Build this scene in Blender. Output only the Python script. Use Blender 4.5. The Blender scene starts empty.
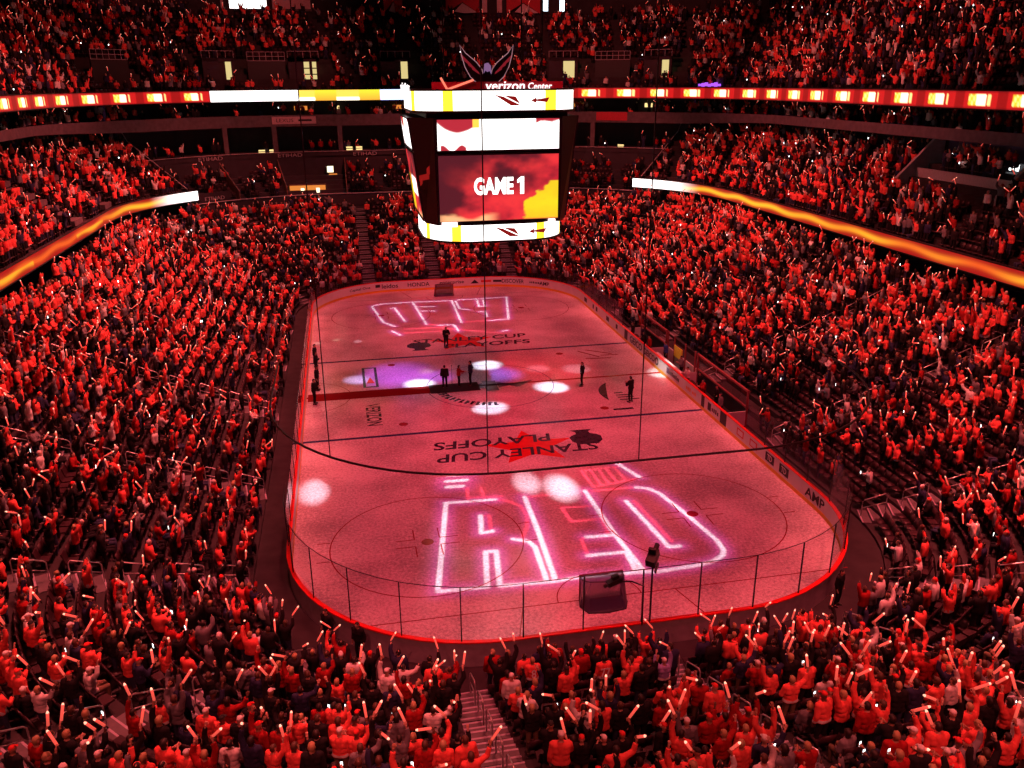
import bpy, bmesh, math, random
import numpy as np
from mathutils import Vector, Matrix

random.seed(7)
rng = np.random.default_rng(7)
PI = math.pi
S = bpy.context.scene
COL = S.collection

# ------------------------------------------------------------------ camera
FPX = 840.465
cam_d = bpy.data.cameras.new('camera')
cam_d.sensor_width = 36.0
cam_d.lens = FPX / 1024 * 36.0
cam_d.clip_end = 500
cam = bpy.data.objects.new('camera', cam_d)
COL.objects.link(cam)
CAM = np.array([-9.519, -56.3013, 20.6666])
YAW, PITCH, ROLL = 0.1950, 0.3464, -0.0067


def cam_basis():
    cy, sy, cp, sp = math.cos(YAW), math.sin(YAW), math.cos(PITCH), math.sin(PITCH)
    f = np.array([sy * cp, cy * cp, -sp])
    rt = np.array([cy, -sy, 0.0])
    up = np.cross(rt, f)
    c, s = math.cos(ROLL), math.sin(ROLL)
    return c * rt + s * up, -s * rt + c * up, f


CR, CU, CF = cam_basis()
cam.matrix_world = Matrix(((CR[0], CU[0], -CF[0], CAM[0]), (CR[1], CU[1], -CF[1], CAM[1]),
                           (CR[2], CU[2], -CF[2], CAM[2]), (0, 0, 0, 1)))
S.camera = cam


def project(P):
    d = np.asarray(P, float) - CAM
    z = d @ CF
    return 512 + FPX * (d @ CR) / z, 384 - FPX * (d @ CU) / z, z


def ice_at(u, v, z=0.0):
    """where the ray through a point measured on the photograph meets the ice"""
    d = (u - 512) / FPX * CR - (v - 384) / FPX * CU + CF
    t = (z - CAM[2]) / d[2]
    return (CAM + d * t)[:2]


# ------------------------------------------------------------------ world, exposure, lights
S.view_settings.view_transform = 'Standard'
S.view_settings.look = 'None'
S.view_settings.exposure = 0.0
S.view_settings.gamma = 1.0
S.view_settings.use_curve_mapping = False
wd = bpy.data.worlds.new('arena_dark')
S.world = wd
wd.use_nodes = True
wd.node_tree.nodes['Background'].inputs[0].default_value = (0.24, 0.06, 0.17, 1)
wd.node_tree.nodes['Background'].inputs[1].default_value = 0.045
S.cycles.max_bounces = 5
S.cycles.diffuse_bounces = 2
S.cycles.glossy_bounces = 3
S.cycles.transmission_bounces = 4
S.cycles.transparent_max_bounces = 24
S.cycles.sample_clamp_indirect = 4.0
S.cycles.use_denoising = True


def spot(name, loc, target, power, color, angle, blend=0.6, radius=0.25):
    l = bpy.data.lights.new(name, 'SPOT')
    l.energy = power
    l.color = color
    l.spot_size = math.radians(angle)
    l.spot_blend = blend
    l.shadow_soft_size = radius
    o = bpy.data.objects.new(name, l)
    COL.objects.link(o)
    o.location = loc
    d = Vector(target) - Vector(loc)
    o.rotation_euler = d.to_track_quat('-Z', 'Y').to_euler()
    return o


RED = (1.0, 0.13, 0.115)
PINK = (1.0, 0.050, 0.095)
K = 1.0
# red house wash from the lighting truss, over every stand
for sx, pws in ((-1, (60, 82, 92, 92, 78)), (1, (58, 50, 56, 62, 60))):
    for ly, pw in zip((-24, -11, 3, 17, 31), pws):
        spot('red_wash_light', (sx * 12, ly, 34), (sx * 25, ly, 4), pw * 660 * K, RED, 58, 0.7, 0.4)
for (lx, ly, tx, ty, tz, pw, an) in (
        (-1, -31, -2, -41, 2, 34, 62), (-14, -29, -21, -37, 3, 52, 60), (14, -29, 19, -37, 3, 95, 60),
        (-17, -56, -15, -38, 1.5, 30, 36), (-4, -58, -3, -40, 1.5, 28, 36), (9, -58, 9, -41, 1.5, 32, 36),
        (0, 31, 0, 45, 5, 40, 70), (-14, 31, -22, 42, 5, 36, 60), (14, 31, 22, 42, 5, 30, 60)):
    spot('red_wash_light', (lx, ly, 34), (tx, ty, tz), pw * 660 * K, RED, an, 0.7, 0.4)
# upper deck wash
for (lx, ly, tx, ty, tz, pw, an) in (
        (-10, 20, -44, 24, 22, 130, 80), (10, 20, 44, 22, 22, 90, 80), (-8, 30, -26, 62, 22, 42, 70), (8, 30, 26, 62, 22, 55, 70)):
    spot('red_wash_light', (lx, ly, 38), (tx, ty, tz), pw * 420 * K, RED, an, 0.8, 0.4)
# pink wash on the ice (rigged over the near half so that the ice does not mirror it)
for (lx, ly, tx, ty, pw) in ((-9, -34, -6, -20, 92), (9, -34, 6, -20, 90), (-10, -10, -6, -2, 72), (10, -10, 6, -2, 74),
                             (-10, 8, -6, 22, 82), (10, 8, 6, 22, 104)):
    spot('ice_wash_light', (lx, ly, 34), (tx, ty, 0), pw * 250 * K, PINK, 66, 1.0, 0.5)
# moving heads: four white pools round the carpet, one on the right boards, others added in place of reflections
for (px, py, lx, ly, pw, an, colr) in (
        (-0.8, -4.5, -14, -12, 60, 3.6, (0.80, 0.86, 1)), (4.2, -1.4, 15, -14, 60, 3.6, (0.82, 0.86, 1)),
        (-5.0, 1.3, -16, 6, 60, 3.6, (0.80, 0.86, 1)), (0.5, 4.5, 14, 10, 60, 3.6, (0.80, 0.86, 1)),
        (-9.4, 3.2, -16, 8, 26, 3.4, (0.62, 0.55, 1)), 
        
        (-12.4, 13.2, -14, 4, 10, 1.3, (1, 0.75, 0.6)), (-10.9, 13.8, -14, 4, 9, 1.2, (1, 0.8, 0.5)), (-9.1, 13.0, -14, 4, 11, 1.3, (1, 0.7, 0.75)),  # faint spots added where the ice would mirror distant lamps
        (7.0, 2.2, 14, -10, 9, 3.4, (1, 0.6, 0.7)), (4.2, 2.8, 14, -10, 7, 2.8, (1, 0.5, 0.6)), (-4.2, 4.0, -12, -10, 8, 2.0, (1, 0.7, 0.5))):  # pinkish spots added for the ring ribbon's reflection on the ice
    spot('pool_and_reflection_light', (lx, ly, 34), (px, py, 0), pw * 2400 * K, colr, an * 1.15, 0.9, 0.12)
for (px, py, lx, ly, lz, pw, an) in ((-12.15, -14.6, -12.6, -54, 25, 210, 2.5), (-0.75, -15.9, -0.5, -55, 26, 190, 2.3), (0.95, -16.9, 1.2, -55, 26, 260, 2.8)):  # added spots: white glare on the ice, in place of mirrored lights
    spot('pool_and_reflection_light', (lx, ly, lz), (px, py, 0), pw * 1000 * K, (1, 0.80, 0.90), an, 1.0, 0.1)
spot('pool_and_reflection_light', (2, -22, 34), (12.9, -0.3, 0.45), 150 * 1000 * K, (1, 0.92, 0.85), 3.4, 1.0, 0.1)
for (px, py, lx, ly, pw, an, colr) in ((-6.5, 3.6, -14, -10, 60, 10, (0.50, 0.10, 1.0)), (1.0, 2.2, 13, -10, 60, 6, (0.16, 0.16, 1.0)), (-3.6, 2.6, -13, -10, 42, 5, (0.3, 0.1, 1.0)),  # coloured spots added to stand in for ribbon reflections on the ice
                                       (4.5, 3.0, 14, -4, 36, 16, (1, 0.03, 0.05))):
    spot('pool_and_reflection_light', (lx, ly, 34), (px, py, 0), pw * 1000 * K, colr, an, 1.0, 0.4)


# ------------------------------------------------------------------ materials
def nodes_of(m):
    m.use_nodes = True
    return m.node_tree.nodes, m.node_tree.links


def mat(name, color, rough=0.6, metal=0.0, noise=0.12, scale=6.0, spec=0.5):
    m = bpy.data.materials.new(name)
    n, l = nodes_of(m)
    b = n['Principled BSDF']
    b.inputs['Roughness'].default_value = rough
    b.inputs['Metallic'].default_value = metal
    b.inputs['Specular IOR Level'].default_value = spec
    if noise:
        tc = n.new('ShaderNodeTexCoord')
        nt = n.new('ShaderNodeTexNoise')
        nt.inputs['Scale'].default_value = scale
        nt.inputs['Detail'].default_value = 4
        l.new(tc.outputs['Object'], nt.inputs['Vector'])
        rp = n.new('ShaderNodeValToRGB')
        rp.color_ramp.elements[0].position = 0.3
        rp.color_ramp.elements[1].position = 0.7
        rp.color_ramp.elements[0].color = [max(0, c * (1 - noise)) for c in color] + [1]
        rp.color_ramp.elements[1].color = [min(1, c * (1 + noise)) for c in color] + [1]
        l.new(nt.outputs['Fac'], rp.inputs['Fac'])
        l.new(rp.outputs['Color'], b.inputs['Base Color'])
    else:
        b.inputs['Base Color'].default_value = (*color, 1)
    return m


def glow(name, color, strength, base=(0.02, 0.02, 0.02)):
    m = bpy.data.materials.new(name)
    n, l = nodes_of(m)
    b = n['Principled BSDF']
    b.inputs['Base Color'].default_value = (*base, 1)
    b.inputs['Emission Color'].default_value = (*color, 1)
    b.inputs['Emission Strength'].default_value = strength
    return m


M = {}
M['concrete'] = mat('concrete', (0.035, 0.030, 0.034), 0.85, noise=0.25, scale=1.2, spec=0.2)
M['concrete_pale'] = mat('concrete_pale', (0.12, 0.10, 0.115), 0.8, noise=0.2, scale=2.0, spec=0.2)
M['tread'] = mat('stair_tread', (0.11, 0.10, 0.115), 0.7, noise=0.15, scale=5)
M['nosing'] = mat('stair_nosing', (0.36, 0.33, 0.42), 0.5, noise=0.1)
M['dark'] = mat('dark_paint', (0.012, 0.010, 0.012), 0.6)
M['seat'] = mat('seat_plastic', (0.030, 0.010, 0.016), 0.5)
M['steel'] = mat('brushed_steel', (0.62, 0.6, 0.62), 0.35, 0.8, noise=0.08, scale=20)
M['black_metal'] = mat('black_metal', (0.012, 0.012, 0.013), 0.45, 0.3)
M['board_white'] = mat('board_white', (0.74, 0.70, 0.72), 0.35, noise=0.06, scale=1.5)
M['board_back'] = mat('board_back', (0.30, 0.26, 0.32), 0.6, noise=0.15, scale=3)
M['yellow_kick'] = mat('kick_yellow', (0.80, 0.42, 0.02), 0.4, noise=0.08)
M['bench_red'] = mat('bench_red', (0.30, 0.07, 0.08), 0.5)
M['red_cap'] = mat('cap_red', (0.80, 0.02, 0.02), 0.3, noise=0.06)
M['ad_black'] = mat('ad_black', (0.012, 0.010, 0.014), 0.5)
M['ad_red'] = mat('ad_red', (0.62, 0.02, 0.02), 0.5)
M['ad_orange'] = mat('ad_orange', (0.85, 0.25, 0.02), 0.5)
M['paint_dark'] = mat('ice_paint_dark', (0.055, 0.045, 0.07), 0.16, noise=0.3, scale=3)
M['paint_red'] = mat('ice_paint_red', (0.70, 0.025, 0.03), 0.16, noise=0.15, scale=2)
M['paint_blue'] = mat('ice_paint_blue', (0.045, 0.05, 0.16), 0.16, noise=0.2, scale=3)
M['paint_thin'] = mat('ice_paint_thin_red', (0.30, 0.02, 0.03), 0.16, noise=0.2, scale=3)
M['paint_navy'] = mat('ice_paint_navy', (0.16, 0.13, 0.24), 0.16, noise=0.3, scale=2)
M['carpet'] = mat('red_carpet', (0.20, 0.012, 0.014), 0.95, noise=0.2, scale=30, spec=0.1)
M['stage'] = mat('stage_black', (0.012, 0.010, 0.014), 0.7)
M['goal_red'] = mat('goal_red', (0.20, 0.012, 0.015), 0.35)
M['wall_dark'] = mat('wall_dark', (0.030, 0.024, 0.034), 0.8, noise=0.2, scale=1.0)
M['suite_wood'] = mat('suite_wood', (0.14, 0.07, 0.06), 0.5, noise=0.25, scale=3)
M['letter_grey'] = mat('letter_grey', (0.42, 0.38, 0.42), 0.5)
M['banner_red'] = mat('banner_red', (0.45, 0.03, 0.05), 0.8)
M['banner_white'] = mat('banner_white', (0.6, 0.5, 0.55), 0.8)
M['sign_navy'] = mat('sign_navy', (0.05, 0.04, 0.11), 0.6)
M['sign_pale'] = mat('sign_pale', (0.50, 0.36, 0.40), 0.6)
M['yellow_cloth'] = mat('yellow_cloth', (0.75, 0.85, 0.05), 0.7)
M['rubber'] = mat('rubber', (0.02, 0.02, 0.022), 0.8)
# light emitting
M['led_white'] = glow('led_white', (1.0, 0.94, 0.90), 2.6)
M['led_cool'] = glow('led_cool', (0.72, 0.86, 1.0), 4.0)
M['led_pink'] = glow('led_pink', (1.0, 0.62, 0.60), 2.6)
M['led_yellow'] = glow('led_yellow', (1.0, 0.62, 0.03), 1.9)
M['led_cream'] = glow('led_cream', (1.0, 0.86, 0.55), 2.0)
M['led_orange'] = glow('led_orange', (1.0, 0.20, 0.02), 1.3)
M['led_red'] = glow('led_red', (1.0, 0.028, 0.02), 0.85)
M['led_darkred'] = glow('led_darkred', (0.5, 0.012, 0.01), 0.5)
M['led_blue'] = glow('led_blue', (0.12, 0.16, 1.0), 1.6)
M['warm_lamp'] = glow('warm_lamp', (1.0, 0.72, 0.28), 1.3)
M['door_light'] = glow('doorway_light', (1.0, 0.80, 0.33), 0.75)
M['amber_screen'] = glow('amber_screen', (1.0, 0.30, 0.05), 0.8)
M['tube_red'] = glow('baton_tube', (1.0, 0.11, 0.075), 0.75, (0.6, 0.1, 0.1))
M['tube_pink'] = glow('baton_lamp', (1.0, 0.45, 0.30), 1.6, (0.8, 0.5, 0.5))
M['phone_white'] = glow('phone_light', (0.92, 1.0, 1.0), 4.0)
M['neon_violet'] = glow('letter_violet', (0.45, 0.10, 1.0), 1.2)
M['neon_white'] = glow('letter_white', (1.0, 0.90, 0.90), 1.6)
M['crest_glow'] = glow('crest_outline', (0.75, 0.35, 0.42), 0.55)
M['crest_red'] = glow('crest_red', (0.6, 0.03, 0.05), 0.35)
M['crest_violet'] = glow('crest_violet', (0.45, 0.22, 0.5), 0.5)
M['neon_red'] = glow('letter_red', (1.0, 0.20, 0.12), 1.3)


def ice_material():
    m = bpy.data.materials.new('ice')
    n, l = nodes_of(m)
    b = n['Principled BSDF']
    tc = n.new('ShaderNodeTexCoord')
    g = n.new('ShaderNodeTexNoise')
    g.inputs['Scale'].default_value = 7.0
    g.inputs['Detail'].default_value = 6
    g.inputs['Roughness'].default_value = 0.8
    big = n.new('ShaderNodeTexNoise')
    big.inputs['Scale'].default_value = 0.25
    big.inputs['Detail'].default_value = 3
    l.new(tc.outputs['Object'], g.inputs['Vector'])
    l.new(tc.outputs['Object'], big.inputs['Vector'])
    mx = n.new('ShaderNodeMath')
    mx.operation = 'ADD'
    gm = n.new('ShaderNodeMath')
    gm.operation = 'MULTIPLY_ADD'
    gm.inputs[1].default_value = 1.7
    gm.inputs[2].default_value = -0.35
    l.new(g.outputs['Fac'], gm.inputs[0])
    l.new(gm.outputs[0], mx.inputs[0])
    l.new(big.outputs['Fac'], mx.inputs[1])
    rp = n.new('ShaderNodeValToRGB')
    rp.color_ramp.elements[0].position = 0.40
    rp.color_ramp.elements[1].position = 0.60
    rp.color_ramp.elements[0].color = (0.40, 0.37, 0.40, 1)
    rp.color_ramp.elements[1].color = (0.90, 0.87, 0.90, 1)
    hf = n.new('ShaderNodeMath')
    hf.operation = 'MULTIPLY'
    hf.inputs[1].default_value = 0.5
    l.new(mx.outputs[0], hf.inputs[0])
    l.new(hf.outputs[0], rp.inputs['Fac'])
    l.new(rp.outputs['Color'], b.inputs['Base Color'])
    b.inputs['Roughness'].default_value = 0.17
    b.inputs['IOR'].default_value = 1.38
    bp = n.new('ShaderNodeBump')
    bp.inputs['Strength'].default_value = 0.05
    bp.inputs['Distance'].default_value = 0.02
    l.new(g.outputs['Fac'], bp.inputs['Height'])
    l.new(bp.outputs['Normal'], b.inputs['Normal'])
    return m


def glass_material():
    m = bpy.data.materials.new('rink_glass')
    n, l = nodes_of(m)
    n.remove(n['Principled BSDF'])
    out = n['Material Output']
    t = n.new('ShaderNodeBsdfTransparent')
    t.inputs[0].default_value = (0.93, 0.90, 0.92, 1)
    g = n.new('ShaderNodeBsdfGlossy')
    g.inputs['Roughness'].default_value = 0.04
    fr = n.new('ShaderNodeFresnel')
    fr.inputs['IOR'].default_value = 1.3
    mx = n.new('ShaderNodeMixShader')
    ge = n.new('ShaderNodeNewGeometry')
    iv = n.new('ShaderNodeMath')
    iv.operation = 'SUBTRACT'
    iv.inputs[0].default_value = 1.0
    l.new(ge.outputs['Backfacing'], iv.inputs[1])
    ml = n.new('ShaderNodeMath')
    ml.operation = 'MULTIPLY'
    l.new(fr.outputs[0], ml.inputs[0])
    l.new(iv.outputs[0], ml.inputs[1])
    l.new(ml.outputs[0], mx.inputs[0])
    l.new(t.outputs[0], mx.inputs[1])
    l.new(g.outputs[0], mx.inputs[2])
    l.new(mx.outputs[0], out.inputs[0])
    return m


def net_material():
    m = bpy.data.materials.new('goal_netting')
    n, l = nodes_of(m)
    b = n['Principled BSDF']
    b.inputs['Base Color'].default_value = (0.045, 0.03, 0.08, 1)
    t = n.new('ShaderNodeBsdfTransparent')
    mx = n.new('ShaderNodeMixShader')
    mx.inputs[0].default_value = 0.22
    l.new(b.outputs[0], mx.inputs[1])
    l.new(t.outputs[0], mx.inputs[2])
    l.new(mx.outputs[0], n['Material Output'].inputs[0])
    return m


def attr_glow(name, strength):
    """a video board: shows the picture stored on its own mesh"""
    m = bpy.data.materials.new(name)
    n, l = nodes_of(m)
    b = n['Principled BSDF']
    b.inputs['Base Color'].default_value = (0.01, 0.01, 0.01, 1)
    a = n.new('ShaderNodeAttribute')
    a.attribute_name = 'picture'
    l.new(a.outputs['Color'], b.inputs['Emission Color'])
    b.inputs['Emission Strength'].default_value = strength
    return m


def slide_material():
    m = bpy.data.materials.new('projector_slide')
    n, l = nodes_of(m)
    n.remove(n['Principled BSDF'])
    a = n.new('ShaderNodeAttribute')
    a.attribute_name = 'picture'
    t = n.new('ShaderNodeBsdfTransparent')
    l.new(a.outputs['Color'], t.inputs[0])
    l.new(t.outputs[0], n['Material Output'].inputs[0])
    return m


M['ice'] = ice_material()
M['glass'] = glass_material()
M['net'] = net_material()
M['video'] = attr_glow('video_board', 1.0)
M['slide'] = slide_material()


# ------------------------------------------------------------------ mesh helpers
class MB:
    """collects boxes, tubes and polygons; build() links them as one mesh object"""

    def __init__(self):
        self.v, self.f, self.mi = [], [], []

    def add(self, vs, fs, mi=0):
        k = len(self.v)
        self.v.extend([tuple(p) for p in vs])
        self.f.extend([tuple(i + k for i in f) for f in fs])
        self.mi.extend([mi] * len(fs))
        return self

    def quad(self, a, b, c, d, mi=0):
        return self.add([a, b, c, d], [(0, 1, 2, 3)], mi)

    def box(self, lo, hi, mi=0, mtx=None):
        x0, y0, z0 = lo
        x1, y1, z1 = hi
        vs = [(x0, y0, z0), (x1, y0, z0), (x1, y1, z0), (x0, y1, z0), (x0, y0, z1), (x1, y0, z1), (x1, y1, z1), (x0, y1, z1)]
        if mtx is not None:
            vs = [tuple(mtx @ Vector(p)) for p in vs]
        return self.add(vs, [(0, 3, 2, 1), (4, 5, 6, 7), (0, 1, 5, 4), (1, 2, 6, 5), (2, 3, 7, 6), (3, 0, 4, 7)], mi)

    def tube(self, pts, r, n=8, mi=0, closed=False, r1=None):
        pts = [Vector(p) for p in pts]
        N = len(pts)
        rings = []
        for i, p in enumerate(pts):
            a = pts[(i - 1) % N] if (i > 0 or closed) else p
            b = pts[(i + 1) % N] if (i < N - 1 or closed) else p
            d = (b - a).normalized()
            up = Vector((0, 0, 1)) if abs(d.z) < 0.9 else Vector((1, 0, 0))
            x = d.cross(up).normalized()
            y = x.cross(d)
            rr = r if r1 is None else r + (r1 - r) * i / max(1, N - 1)
            rings.append([p + x * rr * math.cos(2 * PI * k / n) + y * rr * math.sin(2 * PI * k / n) for k in range(n)])
        vs = [q for ring in rings for q in ring]
        fs = []
        for i in range(N if closed else N - 1):
            j = (i + 1) % N
            for k in range(n):
                fs.append((i * n + k, i * n + (k + 1) % n, j * n + (k + 1) % n, j * n + k))
        if not closed:
            fs.append(tuple(range(n - 1, -1, -1)))
            fs.append(tuple((N - 1) * n + k for k in range(n)))
        return self.add(vs, fs, mi)

    def mesh(self, name, mats, smooth=False):
        me = bpy.data.meshes.new(name)
        me.from_pydata(self.v, [], self.f)
        for m in (mats if isinstance(mats, (list, tuple)) else [mats]):
            me.materials.append(m)
        me.polygons.foreach_set('material_index', self.mi)
        if smooth:
            me.polygons.foreach_set('use_smooth', [True] * len(self.f))
        me.update()
        return me

    def build(self, name, mats, parent=None, smooth=False):
        return link(name, self.mesh(name, mats, smooth), parent)


def link(name, data, parent=None, world=True):
    o = bpy.data.objects.new(name, data)
    COL.objects.link(o)
    if parent is not None:
        o.parent = parent
        if world:
            chain = []
            p = parent
            mw = Matrix.Identity(4)
            while p is not None:
                chain.append(p)
                p = p.parent
            for p in reversed(chain):
                mw = mw @ p.matrix_parent_inverse @ p.matrix_basis
            o.matrix_parent_inverse = mw.inverted()
    return o


def tag(o, label=None, cat=None, group=None, kind=None):
    if label:
        o['label'] = label
    if cat:
        o['category'] = cat
    if group:
        o['group'] = group
    if kind:
        o['kind'] = kind
    return o


def thing(name, loc, label, cat, group=None, rz=0.0):
    o = bpy.data.objects.new(name, None)
    o.empty_display_size = 0.3
    COL.objects.link(o)
    o.location = loc
    o.rotation_euler = (0, 0, rz)
    return tag(o, label, cat, group)


def structure(o):
    o['kind'] = 'structure'
    return o


def raw_mesh(name, V, F, mi, mats, smooth=False):
    """triangles from numpy arrays"""
    me = bpy.data.meshes.new(name)
    V = np.ascontiguousarray(V, np.float32)
    F = np.ascontiguousarray(F, np.int32)
    me.vertices.add(len(V))
    me.vertices.foreach_set('co', V.ravel())
    nf = len(F)
    me.loops.add(nf * 3)
    me.loops.foreach_set('vertex_index', F.ravel())
    me.polygons.add(nf)
    me.polygons.foreach_set('loop_start', np.arange(0, nf * 3, 3, dtype=np.int32))
    me.polygons.foreach_set('loop_total', np.full(nf, 3, np.int32))
    for m in mats:
        me.materials.append(m)
    me.polygons.foreach_set('material_index', np.ascontiguousarray(mi, np.int32))
    if smooth:
        me.polygons.foreach_set('use_smooth', np.ones(nf, bool))
    me.update(calc_edges=True)
    return me


def frame(o, x, y, z=None):
    """4x4 from an origin and two axes"""
    x = Vector(x).normalized()
    y = Vector(y).normalized()
    z = x.cross(y)
    return Matrix(((x[0], y[0], z[0], o[0]), (x[1], y[1], z[1], o[1]), (x[2], y[2], z[2], o[2]), (0, 0, 0, 1)))


def text_obj(name, s, mtx, m, parent, height=None, width=None, depth=0.006, bold=0.0, shear=0.0, xscale=None, local=False):
    cu = bpy.data.curves.new('t', 'FONT')
    cu.body = s
    cu.align_x = 'CENTER'
    cu.align_y = 'CENTER'
    cu.offset = bold
    cu.shear = shear
    cu.resolution_u = 3
    tmp = bpy.data.objects.new('t', cu)
    COL.objects.link(tmp)
    dg = bpy.context.evaluated_depsgraph_get()
    me = bpy.data.meshes.new_from_object(tmp.evaluated_get(dg))
    bpy.data.objects.remove(tmp)
    bpy.data.curves.remove(cu)
    n = len(me.vertices)
    co = np.empty(n * 3, np.float32)
    me.vertices.foreach_get('co', co)
    co = co.reshape(-1, 3)
    c = (co.min(0) + co.max(0)) / 2
    co -= c
    ext = co.max(0) - co.min(0)
    sy = (height / ext[1]) if height else None
    sx = (width / ext[0]) if width else None
    sx = sx or sy
    sy = sy or sx
    co[:, 0] *= sx
    co[:, 1] *= sy
    # extrude by duplicating along the normal
    bm = bmesh.new()
    vs = [bm.verts.new((*p[:2], 0)) for p in co.tolist()]
    for p in me.polygons:
        try:
            bm.faces.new([vs[i] for i in p.vertices])
        except ValueError:
            pass
    bpy.data.meshes.remove(me)
    if depth > 0:
        r = bmesh.ops.extrude_face_region(bm, geom=bm.faces[:])
        for v in [g for g in r['geom'] if isinstance(g, bmesh.types.BMVert)]:
            v.co.z += depth
    bm.normal_update()
    out = bpy.data.meshes.new(name)
    bmesh.ops.transform(bm, matrix=mtx, verts=bm.verts[:])
    bmesh.ops.recalc_face_normals(bm, faces=bm.faces[:])
    bm.to_mesh(out)
    bm.free()
    out.materials.append(m)
    return link(name, out, parent, world=not local)


# ------------------------------------------------------------------ plan of the bowl
HX, HY = 12.95, 30.48
NS, NA, NE = 26, 16, 12


def rr(o):
    return HX + o, HY + o, 8.53 + 0.65 * max(o, 0.0) + min(o, 0)


def ring(o):
    """closed counter-clockwise outline at distance o outside the boards"""
    hx, hy, r = rr(o)
    ix, iy = hx - r, hy - r
    P = []
    for k in range(NS):
        P.append((hx, -iy + 2 * iy * k / NS))
    for k in range(NA):
        a = PI / 2 * k / NA
        P.append((ix + r * math.cos(a), iy + r * math.sin(a)))
    for k in range(NE):
        P.append((ix - 2 * ix * k / NE, hy))
    for k in range(NA):
        a = PI / 2 + PI / 2 * k / NA
        P.append((-ix + r * math.cos(a), iy + r * math.sin(a)))
    for k in range(NS):
        P.append((-hx, iy - 2 * iy * k / NS))
    for k in range(NA):
        a = PI + PI / 2 * k / NA
        P.append((-ix + r * math.cos(a), -iy + r * math.sin(a)))
    for k in range(NE):
        P.append((-ix + 2 * ix * k / NE, -hy))
    for k in range(NA):
        a = 1.5 * PI + PI / 2 * k / NA
        P.append((ix + r * math.cos(a), -iy + r * math.sin(a)))
    return np.array(P)


def offset_of(x, y):
    lo, hi = -20.0, 70.0
    x, y = abs(x), abs(y)
    for _ in range(36):
        o = (lo + hi) / 2
        hx, hy, r = rr(o)
        dx, dy = x - (hx - r), y - (hy - r)
        if dx <= 0 or dy <= 0:
            ins = x <= hx and y <= hy
        else:
            ins = dx * dx + dy * dy <= r * r
        if ins:
            hi = o
        else:
            lo = o
    return (lo + hi) / 2


def walk(o, step, keep=None):
    """points at equal steps along ring(o): x, y, inward normal"""
    P = ring(o)
    Q = np.vstack([P, P[:1]])
    d = np.linalg.norm(np.diff(Q, axis=0), axis=1)
    cum = np.concatenate([[0], np.cumsum(d)])
    n = int(cum[-1] / step)
    t = (np.arange(n) + 0.5) * cum[-1] / n
    i = np.clip(np.searchsorted(cum, t) - 1, 0, len(d) - 1)
    f = (t - cum[i]) / d[i]
    p = Q[i] + (Q[i + 1] - Q[i]) * f[:, None]
    tg = (Q[i + 1] - Q[i]) / d[i][:, None]
    nrm = np.stack([-tg[:, 1], tg[:, 0]], 1)
    return p, nrm, t


def sector(x, y):
    """angle that tells the side stands (small) from the far end (large)"""
    return math.degrees(math.atan2(y - 20.0, abs(x)))


SPLIT = 40.7
in_far = lambda x, y: sector(x, y) >= SPLIT
in_side = lambda x, y: sector(x, y) < SPLIT and y > -30
not_near = lambda x, y: y > -30


def ring_surface(mb, profile, keep=None, mi=0):
    """profile: list of (offset, z); lofts it round the bowl where keep(x, y)"""
    rows = [(ring(o), z) for o, z in profile]
    n = len(rows[0][0])
    for i in range(n):
        j = (i + 1) % n
        if keep is not None:
            mx, my = (rows[0][0][i] + rows[0][0][j]) / 2
            if not keep(mx, my):
                continue
        for (A, za), (B, zb) in zip(rows[:-1], rows[1:]):
            mb.quad((*A[i], za), (*A[j], za), (*B[j], zb), (*B[i], zb), mi)


def ring_strip(keep, o, refine=1):
    """open polylines along ring(o) where keep"""
    P = ring(o)
    n = len(P)
    ok = [keep(*((P[i] + P[(i + 1) % n]) / 2)) for i in range(n)]
    if all(ok):
        return [np.vstack([P, P[:1]])]
    start = next(i for i in range(n) if ok[i] and not ok[i - 1])
    out, cur = [], []
    for k in range(n):
        i = (start + k) % n
        if ok[i]:
            if not cur:
                cur = [P[i]]
            cur.append(P[(i + 1) % n])
        elif cur:
            out.append(np.array(cur))
            cur = []
    if cur:
        out.append(np.array(cur))
    return out


def resample(P, step):
    d = np.linalg.norm(np.diff(P, axis=0), axis=1)
    cum = np.concatenate([[0], np.cumsum(d)])
    n = max(2, int(round(cum[-1] / step)) + 1)
    t = np.linspace(0, cum[-1], n)
    return np.stack([np.interp(t, cum, P[:, 0]), np.interp(t, cum, P[:, 1])], 1), t


# ================================================================== STRUCTURE
TR = 0.85
LOW_N, LOW_R, LOW_O, LOW_Z = 19, 0.357, 2.03, 0.15      # lower bowl: rows, riser, first tread centre, its height
CLUB_N, CLUB_R, CLUB_O, CLUB_Z = 10, 0.53, 18.95, 9.15
UP_N, UP_R, UP_O, UP_Z = 17, 0.58, 23.85, 19.25
BOX_N, BOX_R, BOX_O, BOX_Z = 5, 0.48, 18.9, 7.9         # club boxes at the far end


def terrace_profile(n, riser, o0, z0, zstart=None):
    pr = []
    if zstart is not None:
        pr.append((o0 - TR / 2, zstart))
    for k in range(n):
        pr.append((o0 - TR / 2 + TR * k, z0 + riser * k))
        pr.append((o0 + TR / 2 + TR * k, z0 + riser * k))
    return pr


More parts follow.
